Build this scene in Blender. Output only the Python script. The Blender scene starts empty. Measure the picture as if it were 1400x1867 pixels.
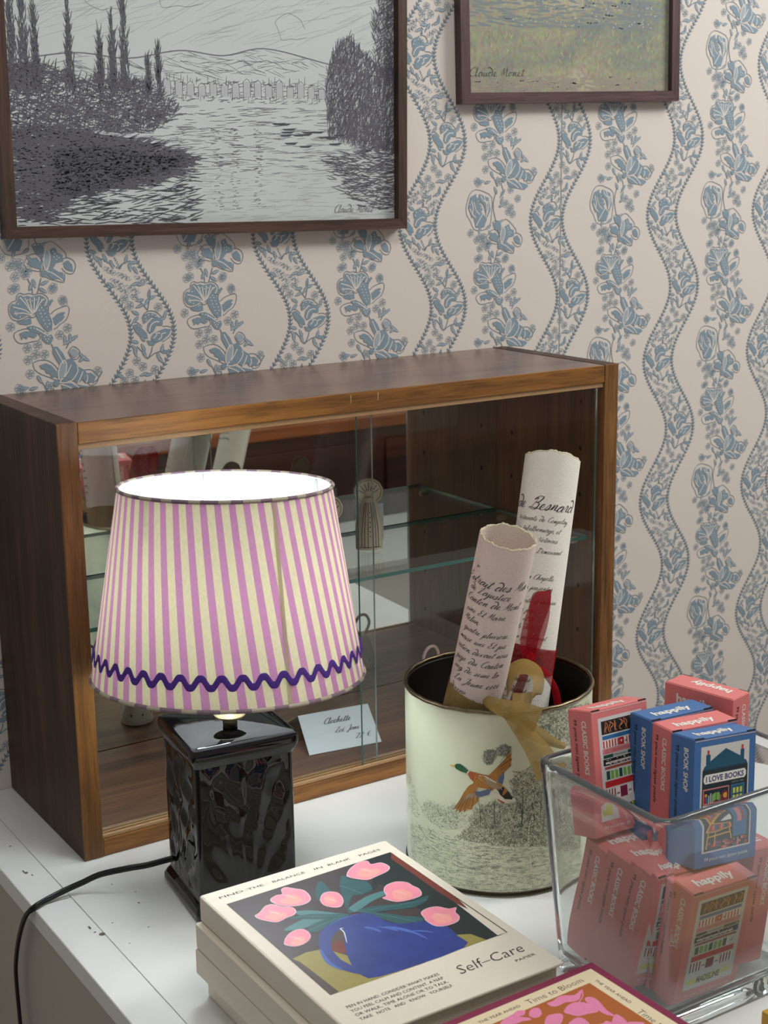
import bpy, bmesh, math, random
from mathutils import Vector, Matrix
sc = bpy.context.scene
PI = math.pi
rnd = random.Random(7)

# ---------------- camera, world, lights, exposure ----------------
cd = bpy.data.cameras.new('camera'); cam = bpy.data.objects.new('camera', cd); sc.collection.objects.link(cam)
CR = Vector((0.8418, -0.5396, -0.0149)); CF = Vector((0.5225, 0.8214, -0.2285)).normalized()
CU = CR.cross(CF).normalized(); CR = CF.cross(CU).normalized()
cam.matrix_world = Matrix(((CR.x, CU.x, -CF.x, -0.5428), (CR.y, CU.y, -CF.y, -1.5095), (CR.z, CU.z, -CF.z, 0.7784), (0, 0, 0, 1)))
cd.sensor_fit = 'HORIZONTAL'; cd.sensor_width = 36.0; cd.lens = 2680.5 / 1400 * 36.0
cd.clip_start = 0.05
cd.dof.use_dof = True; cd.dof.focus_distance = 1.62; cd.dof.aperture_fstop = 18.0
sc.camera = cam
w = bpy.data.worlds.new('room_light'); sc.world = w; w.use_nodes = True
w.node_tree.nodes['Background'].inputs[0].default_value = (1.0, 0.985, 0.96, 1)
w.node_tree.nodes['Background'].inputs[1].default_value = 0.30
def area(name, loc, target, size, power, col=(1, 1, 1)):
    l = bpy.data.lights.new(name, 'AREA'); l.shape = 'RECTANGLE'; l.size = size[0]; l.size_y = size[1]; l.energy = power; l.color = col
    o = bpy.data.objects.new(name, l); sc.collection.objects.link(o); o.location = loc
    o.rotation_euler = (Vector(target) - Vector(loc)).to_track_quat('-Z', 'Y').to_euler(); return o
area('ceiling_panel', (2.3, -0.85, 2.05), (0.85, 0.0, 0.3), (0.9, 0.9), 42, (1, 0.985, 0.96))
area('ceiling_panel', (0.2, -1.5, 2.5), (0.2, -0.3, 0.0), (1.2, 0.5), 17, (1, 0.99, 0.97))
vs = sc.view_settings
sc.display_settings.display_device = 'sRGB'
vs.view_transform = 'Standard'; vs.look = 'None'; vs.gamma = 1.0; vs.use_curve_mapping = False; vs.exposure = 0.0
sc.cycles.use_denoising = True
sc.cycles.max_bounces = 24; sc.cycles.transmission_bounces = 24; sc.cycles.glossy_bounces = 6; sc.cycles.transparent_max_bounces = 24
sc.cycles.sample_clamp_indirect = 20.0

# ---------------- helpers ----------------
def srgb(r, g, b):
    f = lambda c: (c / 255 / 12.92) if c / 255 <= 0.04045 else ((c / 255 + 0.055) / 1.055) ** 2.4
    return (f(r), f(g), f(b), 1)
MATS = {}
def mat(name, col, rough=0.6, metal=0.0, spec=0.5, bump=None, noise=None, trans=0.0, coat=0.0):
    if name in MATS: return MATS[name]
    m = bpy.data.materials.new(name); m.use_nodes = True; nt = m.node_tree; b = nt.nodes['Principled BSDF']
    c = srgb(*col)
    b.inputs['Base Color'].default_value = c; b.inputs['Roughness'].default_value = rough
    b.inputs['Metallic'].default_value = metal; b.inputs['Specular IOR Level'].default_value = spec
    b.inputs['Transmission Weight'].default_value = trans; b.inputs['Coat Weight'].default_value = coat
    tc = nt.nodes.new('ShaderNodeTexCoord')
    if noise:
        n = nt.nodes.new('ShaderNodeTexNoise'); n.inputs['Scale'].default_value = noise[0]; n.inputs['Detail'].default_value = 5
        nt.links.new(tc.outputs['Object'], n.inputs['Vector'])
        r = nt.nodes.new('ShaderNodeMix'); r.data_type = 'RGBA'
        r.inputs['A'].default_value = tuple(x * (1 - noise[1]) for x in c[:3]) + (1,)
        r.inputs['B'].default_value = tuple(min(1, x * (1 + noise[1])) for x in c[:3]) + (1,)
        nt.links.new(n.outputs['Fac'], r.inputs['Factor']); nt.links.new(r.outputs['Result'], b.inputs['Base Color'])
    if bump:
        n2 = nt.nodes.new('ShaderNodeTexNoise'); n2.inputs['Scale'].default_value = bump[0]; n2.inputs['Detail'].default_value = 6
        nt.links.new(tc.outputs['Object'], n2.inputs['Vector'])
        bp = nt.nodes.new('ShaderNodeBump'); bp.inputs['Strength'].default_value = bump[1]; bp.inputs['Distance'].default_value = 0.002
        nt.links.new(n2.outputs['Fac'], bp.inputs['Height']); nt.links.new(bp.outputs['Normal'], b.inputs['Normal'])
    MATS[name] = m; return m
def wood(name, c1, c2, c3, axis, rough=0.35, scale=1.0, spec=0.5):
    m = bpy.data.materials.new(name); m.use_nodes = True; nt = m.node_tree; b = nt.nodes['Principled BSDF']
    tc = nt.nodes.new('ShaderNodeTexCoord'); mp = nt.nodes.new('ShaderNodeMapping')
    s = [42 * scale] * 3; s['xyz'.index(axis)] = 2.6 * scale; mp.inputs['Scale'].default_value = s
    nt.links.new(tc.outputs['Object'], mp.inputs['Vector'])
    n = nt.nodes.new('ShaderNodeTexNoise'); n.inputs['Scale'].default_value = 1.0; n.inputs['Detail'].default_value = 8; n.inputs['Roughness'].default_value = 0.62; n.inputs['Distortion'].default_value = 0.6
    nt.links.new(mp.outputs['Vector'], n.inputs['Vector'])
    cr = nt.nodes.new('ShaderNodeValToRGB'); e = cr.color_ramp.elements
    e[0].position = 0.3; e[0].color = srgb(*c1); e[1].position = 0.72; e[1].color = srgb(*c3)
    k = e.new(0.5); k.color = srgb(*c2)
    nt.links.new(n.outputs['Fac'], cr.inputs['Fac'])
    mp2 = nt.nodes.new('ShaderNodeMapping'); s2 = [260 * scale] * 3; s2['xyz'.index(axis)] = 14 * scale; mp2.inputs['Scale'].default_value = s2
    nt.links.new(tc.outputs['Object'], mp2.inputs['Vector'])
    n2 = nt.nodes.new('ShaderNodeTexNoise'); n2.inputs['Scale'].default_value = 1.0; n2.inputs['Detail'].default_value = 3
    nt.links.new(mp2.outputs['Vector'], n2.inputs['Vector'])
    r2 = nt.nodes.new('ShaderNodeValToRGB'); r2.color_ramp.elements[0].position = 0.36; r2.color_ramp.elements[0].color = (0.5, 0.5, 0.5, 1); r2.color_ramp.elements[1].position = 0.5
    nt.links.new(n2.outputs['Fac'], r2.inputs['Fac'])
    mx = nt.nodes.new('ShaderNodeMix'); mx.data_type = 'RGBA'; mx.blend_type = 'MULTIPLY'; mx.inputs['Factor'].default_value = 0.7
    nt.links.new(cr.outputs['Color'], mx.inputs['A']); nt.links.new(r2.outputs['Color'], mx.inputs['B'])
    nt.links.new(mx.outputs['Result'], b.inputs['Base Color'])
    bp = nt.nodes.new('ShaderNodeBump'); bp.inputs['Strength'].default_value = 0.25; bp.inputs['Distance'].default_value = 0.0006
    nt.links.new(n2.outputs['Fac'], bp.inputs['Height']); nt.links.new(bp.outputs['Normal'], b.inputs['Normal'])
    b.inputs['Roughness'].default_value = rough; b.inputs['Specular IOR Level'].default_value = spec
    MATS[name] = m; return m
def thin_glass(name, tint=(0.97, 0.985, 0.98), rough=0.0):
    m = bpy.data.materials.new(name); m.use_nodes = True; nt = m.node_tree; nt.nodes.clear()
    o = nt.nodes.new('ShaderNodeOutputMaterial'); t = nt.nodes.new('ShaderNodeBsdfTransparent'); g = nt.nodes.new('ShaderNodeBsdfGlossy')
    t.inputs[0].default_value = tint + (1,); g.inputs['Roughness'].default_value = rough
    lw = nt.nodes.new('ShaderNodeLayerWeight'); lw.inputs['Blend'].default_value = 0.5
    pw = nt.nodes.new('ShaderNodeMath'); pw.operation = 'POWER'; pw.inputs[1].default_value = 5.0; nt.links.new(lw.outputs['Facing'], pw.inputs[0])
    fr = nt.nodes.new('ShaderNodeMath'); fr.operation = 'MULTIPLY_ADD'; fr.inputs[1].default_value = 0.95; fr.inputs[2].default_value = 0.026; nt.links.new(pw.outputs[0], fr.inputs[0])
    mx = nt.nodes.new('ShaderNodeMixShader')
    nt.links.new(fr.outputs[0], mx.inputs[0]); nt.links.new(t.outputs[0], mx.inputs[1]); nt.links.new(g.outputs[0], mx.inputs[2]); nt.links.new(mx.outputs[0], o.inputs[0])
    MATS[name] = m; return m

class MB:
    """collects geometry; build() links ONE mesh object"""
    def __init__(s): s.v = []; s.f = []; s.m = []; s.sm = []; s.uv = None
    def add(s, vs_, fs, mi=0, smooth=False):
        o = len(s.v); s.v.extend([tuple(a) for a in vs_])
        for f in fs: s.f.append(tuple(o + i for i in f)); s.m.append(mi); s.sm.append(smooth)
    def box(s, x0, x1, y0, y1, z0, z1, mi=0, bev=0.0, seg=2):
        bm = bmesh.new(); bmesh.ops.create_cube(bm, size=1)
        for v in bm.verts: v.co = Vector(((x0 + x1) / 2 + v.co.x * (x1 - x0), (y0 + y1) / 2 + v.co.y * (y1 - y0), (z0 + z1) / 2 + v.co.z * (z1 - z0)))
        if bev > 0: bmesh.ops.bevel(bm, geom=bm.edges[:], offset=bev, segments=seg, affect='EDGES', profile=0.6)
        s.bm(bm, mi); bm.free()
    def bm(s, bm, mi=0, smooth=False):
        bm.verts.index_update(); s.add([v.co[:] for v in bm.verts], [[v.index for v in f.verts] for f in bm.faces], mi, smooth)
    def tube(s, pts, r, n=10, mi=0, closed=False, cap=True, smooth=True):
        pts = [Vector(p) for p in pts]; N = len(pts); rr = r if isinstance(r, (list, tuple)) else [r] * N
        rings = []; up = None
        for i, p in enumerate(pts):
            if closed: t = pts[(i + 1) % N] - pts[i - 1]
            else: t = pts[min(i + 1, N - 1)] - pts[max(i - 1, 0)]
            t = t.normalized() if t.length > 1e-9 else Vector((0, 0, 1))
            if up is None: up = t.orthogonal().normalized()
            up = (up - t * up.dot(t)); up = up.normalized() if up.length > 1e-6 else t.orthogonal().normalized()
            b = t.cross(up)
            rings.append([p + (up * math.cos(2 * PI * k / n) + b * math.sin(2 * PI * k / n)) * rr[i] for k in range(n)])
        vs_ = [v for r_ in rings for v in r_]; fs = []
        for i in range(N if closed else N - 1):
            j = (i + 1) % N
            for k in range(n): fs.append((i * n + k, i * n + (k + 1) % n, j * n + (k + 1) % n, j * n + k))
        if cap and not closed: fs.append(tuple(range(n))[::-1]); fs.append(tuple((N - 1) * n + k for k in range(n)))
        s.add(vs_, fs, mi, smooth)
    def lathe(s, prof, n=64, mi=0, c=(0, 0), smooth=True, capb=False, capt=False):
        vs_ = [(c[0] + r * math.cos(2 * PI * k / n), c[1] + r * math.sin(2 * PI * k / n), z) for r, z in prof for k in range(n)]
        fs = [(i * n + k, i * n + (k + 1) % n, (i + 1) * n + (k + 1) % n, (i + 1) * n + k) for i in range(len(prof) - 1) for k in range(n)]
        s.add(vs_, fs, mi, smooth)
        if capb: s.add([vs_[k] for k in range(n)], [tuple(range(n))[::-1]], mi)
        if capt: s.add([vs_[(len(prof) - 1) * n + k] for k in range(n)], [tuple(range(n))], mi)
    def grid(s, rows, mi=0, closed=False, smooth=True):
        R_ = len(rows); N = len(rows[0]); fs = []
        for i in range(R_ - 1):
            for k in range(N if closed else N - 1): fs.append((i * N + k, i * N + (k + 1) % N, (i + 1) * N + (k + 1) % N, (i + 1) * N + k))
        s.add([p for r_ in rows for p in r_], fs, mi, smooth)
    def polys(s, polys, fn):
        """polys: list of (pts2d, mat index, layer); fn(u, v, layer) -> 3D"""
        for i, (pts, mi, ly) in enumerate(polys): s.add([fn(a, b, ly + (i % 17) * .055) for a, b in pts], [tuple(range(len(pts)))], mi)
    def build(s, name, mats, parent=None, loc=None):
        me = bpy.data.meshes.new(name); me.from_pydata(s.v, [], s.f)
        for m in (mats if isinstance(mats, (list, tuple)) else [mats]): me.materials.append(m)
        me.polygons.foreach_set('material_index', s.m); me.polygons.foreach_set('use_smooth', s.sm)
        me.update(); o = bpy.data.objects.new(name, me); sc.collection.objects.link(o)
        if parent: o.parent = parent
        if loc: o.location = loc
        return o
def tag(o, label=None, cat=None, group=None, kind=None):
    if label: o['label'] = label
    if cat: o['category'] = cat
    if group: o['group'] = group
    if kind: o['kind'] = kind
    return o
def thing(name, label, cat, loc=(0, 0, 0), rot=(0, 0, 0), group=None):
    o = bpy.data.objects.new(name, None); o.empty_display_size = 0.02; sc.collection.objects.link(o)
    o.location = loc
    if isinstance(rot, Matrix): o.rotation_euler = rot.to_euler()
    else: o.rotation_euler = rot
    return tag(o, label, cat, group)
def struct(o): o['kind'] = 'structure'; return o
def spline(pts, sub=4, closed=False):
    pts = [tuple(p) for p in pts]; n = len(pts); out = []; D = len(pts[0])
    rng = range(n if closed else n - 1)
    for i in rng:
        g = (lambda k: pts[k % n]) if closed else (lambda k: pts[max(0, min(n - 1, k))])
        p0, p1, p2, p3 = g(i - 1), g(i), g(i + 1), g(i + 2)
        for j in range(sub):
            t = j / sub
            out.append(tuple(0.5 * (2 * p1[d] + (p2[d] - p0[d]) * t + (2 * p0[d] - 5 * p1[d] + 4 * p2[d] - p3[d]) * t * t + (3 * p1[d] - p0[d] - 3 * p2[d] + p3[d]) * t ** 3) for d in range(D)))
    if not closed: out.append(pts[-1])
    return out
def stroke(pts, w, mi=0, ly=0, taper=False, pen=False):
    """ribbon polygons along a 2D polyline"""
    out = []; n = len(pts); L = []; R_ = []
    for i in range(n):
        a = pts[max(0, i - 1)]; b = pts[min(n - 1, i + 1)]; dx, dy = b[0] - a[0], b[1] - a[1]; l = math.hypot(dx, dy) or 1
        ww = w / 2
        if pen: ww *= 0.45 + 1.05 * max(0, -dy / l) + 0.15 * abs(dx) / l
        if taper: ww *= max(0.12, math.sin(PI * (i + 0.3) / (n - 0.4)) ** 0.6)
        nx, ny = -dy / l * ww, dx / l * ww
        L.append((pts[i][0] + nx, pts[i][1] + ny)); R_.append((pts[i][0] - nx, pts[i][1] - ny))
    for i in range(n - 1): out.append(([L[i], R_[i], R_[i + 1], L[i + 1]], mi, ly))
    return out
def inside(p, poly):
    c = False; j = len(poly) - 1
    for i in range(len(poly)):
        if (poly[i][1] > p[1]) != (poly[j][1] > p[1]) and p[0] < (poly[j][0] - poly[i][0]) * (p[1] - poly[i][1]) / (poly[j][1] - poly[i][1]) + poly[i][0]: c = not c
        j = i
    return c
def rect(x0, y0, x1, y1, mi=0, ly=0): return ([(x0, y0), (x1, y0), (x1, y1), (x0, y1)], mi, ly)
_tc = {}
def text(s_, x, y, w_, h, mi=0, ly=1, bold=0.0, shear=0.0, rot=0, space=1.0, fit=True):
    """typeset letters as flat polygons, x,y = baseline start, fitted to width w_ and capital height h; rot in quarter turns"""
    key = (s_, bold, shear, space)
    if key not in _tc:
        c = bpy.data.curves.new('t', 'FONT'); c.body = s_; c.size = 1.0; c.offset = bold; c.shear = shear; c.space_character = space; c.resolution_u = 2
        o = bpy.data.objects.new('t', c); sc.collection.objects.link(o); dg = bpy.context.evaluated_depsgraph_get(); e = o.evaluated_get(dg); me = e.to_mesh()
        P_ = [tuple(v.co[:2]) for v in me.vertices]; F_ = [tuple(f.vertices) for f in me.polygons]
        e.to_mesh_clear(); bpy.data.objects.remove(o); bpy.data.curves.remove(c)
        _tc[key] = (P_, F_)
    P_, F_ = _tc[key]
    if not P_: return []
    x0 = min(p[0] for p in P_); x1 = max(p[0] for p in P_); kx = w_ / (x1 - x0) if fit else h / 0.7; ky = h / 0.72
    out = []
    for f in F_:
        pts = [((P_[i][0] - x0) * kx, P_[i][1] * ky) for i in f]
        if rot == 1: pts = [(x - b, y + a) for a, b in pts]
        elif rot == -1: pts = [(x + b, y - a) for a, b in pts]
        else: pts = [(x + a, y + b) for a, b in pts]
        out.append((pts, mi, ly))
    return out
# cursive hand: one pen path per letter (x, height), x-height 1
HAND = {
'a': [(0, .1), (.3, .75), (.75, .95), (.4, .98), (.12, .55), (.2, .05), (.5, .15), (.8, .95), (.72, .2), (1, .1)],
'b': [(0, .1), (.4, 1.2), (.5, 2), (.3, 1.9), (.2, .2), (.5, 0), (.78, .5), (.5, .85), (.95, .75)],
'c': [(0, .1), (.25, .75), (.6, .98), (.6, .75), (.35, .95), (.12, .4), (.35, 0), (.85, .2)],
'd': [(0, .1), (.3, .8), (.7, .9), (.3, .95), (.1, .35), (.35, 0), (.75, .6), (.8, 1.5), (.3, 2.1), (-.2, 1.9), (.3, 1.95), (.85, 1.3), (.8, .2), (1.05, .1)],
'e': [(0, .1), (.5, .5), (.52, .92), (.28, .9), (.14, .35), (.4, 0), (.85, .2)],
'f': [(0, .1), (.4, 1.2), (.55, 2), (.35, 1.9), (.2, 0), (.05, -1), (-.15, -.8), (.25, 0), (.75, .3)],
'g': [(0, .1), (.3, .85), (.7, .9), (.25, .95), (.12, .3), (.4, .05), (.72, .9), (.6, -.6), (.2, -1), (.05, -.6), (.95, .2)],
'h': [(0, .1), (.45, 1.3), (.5, 2), (.32, 1.8), (.15, 0), (.35, .75), (.65, .9), (.65, .15), (1, .15)],
'i': [(0, .1), (.3, .95), (.22, .1), (.55, .15)], 'j': [(0, .1), (.3, .95), (.2, -.7), (-.1, -1), (.1, -.3), (.6, .2)],
'l': [(0, .1), (.4, 1.3), (.42, 2), (.25, 1.7), (.18, .2), (.3, 0), (.6, .2)],
'm': [(0, .1), (.2, .95), (.12, 0), (.4, .9), (.5, .8), (.42, 0), (.7, .9), (.82, .8), (.76, .1), (1.1, .15)],
'n': [(0, .1), (.2, .95), (.12, 0), (.45, .92), (.6, .8), (.55, .1), (.9, .15)],
'o': [(0, .1), (.2, .8), (.5, .95), (.12, .6), (.25, .02), (.6, .3), (.5, .9), (.9, .8)],
'p': [(0, .1), (.25, .95), (.05, -1), (.2, .6), (.55, .95), (.65, .4), (.3, .02), (.9, .2)],
'q': [(0, .1), (.3, .85), (.65, .9), (.2, .9), (.12, .2), (.5, .2), (.7, .95), (.5, -1), (.9, .2)],
'r': [(0, .1), (.2, .9), (.3, 1.1), (.5, .85), (.42, .1), (.75, .15)], 's': [(0, .1), (.35, 1.05), (.5, .5), (.3, 0), (.05, .1), (.75, .2)],
't': [(0, .1), (.35, 1), (.42, 1.7), (.22, .3), (.35, 0), (.65, .2)], 'u': [(0, .1), (.2, .95), (.15, .15), (.4, .05), (.65, .95), (.6, .1), (.95, .15)],
'v': [(0, .1), (.2, .95), (.3, 0), (.65, .9), (.9, .8)], 'x': [(0, .1), (.3, .95), (.4, 0), (.7, .2), (.35, .5), (.75, .95), (.9, .3)],
'y': [(0, .1), (.2, .95), (.2, .1), (.6, .95), (.5, -.6), (.15, -1), (.1, -.6), (.9, .2)], 'z': [(0, .7), (.5, .95), (.1, 0), (.4, -.8), (.1, -.9), (.7, .2)],
'B': [(.3, .2), (.55, 1.9), (.1, 1.5), (.4, 2.1), (1.1, 2.1), (.9, 1.2), (.5, 1.1), (1.1, .9), (1, .05), (.4, 0), (-.1, .3), (1.4, .1)],
'C': [(1, 1.6), (.9, 2.1), (.3, 1.6), (.1, .6), (.5, 0), (1.1, .3)], 'D': [(.5, 2), (.3, .1), (0, .2), (.6, .05), (1.2, .8), (.9, 2), (.2, 1.9), (1.4, 1.5)],
'E': [(.9, 1.8), (.4, 2.1), (.2, 1.4), (.6, 1.1), (.1, .6), (.3, 0), (1.1, .3)], 'J': [(.2, 1.8), (.9, 2.1), (.6, 0), (.2, -.8), (.1, -.3), (1, .2)],
'L': [(0, 1.4), (.7, 2.1), (.5, 1.2), (.2, .1), (-.1, .2), (.4, 0), (1.2, .1)], 'M': [(0, .1), (.5, 2), (.5, .3), (1.1, 2), (1, .1), (1.4, .1)],
'N': [(0, .1), (.4, 2), (.9, .1), (1.3, 2)], 'P': [(.3, 0), (.5, 2), (1.1, 2), (1, 1.2), (.4, 1), (.9, .1)], 'Z': [(.1, 1.8), (1, 2), (.1, .1), (1.1, .1)],
'2': [(.1, 1.5), (.5, 1.9), (.7, 1.3), (.1, .1), (.9, .15)], '€': [(1, 1.6), (.5, 1.8), (.25, 1), (.5, .1), (1, .3)], ',': [(.1, .1), (0, -.4)], '-': [(.1, .5), (.9, .55)]}
def hand(s_, x, y, xh, mi=0, ly=1, wd=0.12, slant=0.42, width=None, jit=0.0, pen=True):
    """cursive handwriting; returns polys. width: squeeze to this length"""
    out = []; cx = 0; paths = []
    for ch in s_:
        if ch == ' ': cx += 0.75; continue
        g = HAND.get(ch) or HAND.get(ch.lower()) or HAND['e']
        j = rnd.uniform(-jit, jit) if jit else 0
        paths.append([(cx + a, b + j) for a, b in g])
        if ch in 'ij': paths.append([(cx + .4, 1.35), (cx + .42, 1.5)])
        if ch in 'té': paths.append([(cx + .05, 1.15), (cx + .7, 1.3)])
        if ch == '€': paths.append([(cx, 1.15), (cx + .8, 1.2)]); paths.append([(cx, .8), (cx + .8, .85)])
        if ch == 'é': paths.append([(cx + .4, 1.3), (cx + .6, 1.6)])
        cx += max(a for a, b in g) - 0.02
    k = xh * 1.22 if width is None else width / max(cx, .1)
    for p in paths:
        q = [(x + (a + b * slant) * k, y + b * xh) for a, b in p]
        out += stroke(spline(q, 3), wd * xh, mi, ly, pen=pen)
    return out


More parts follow.
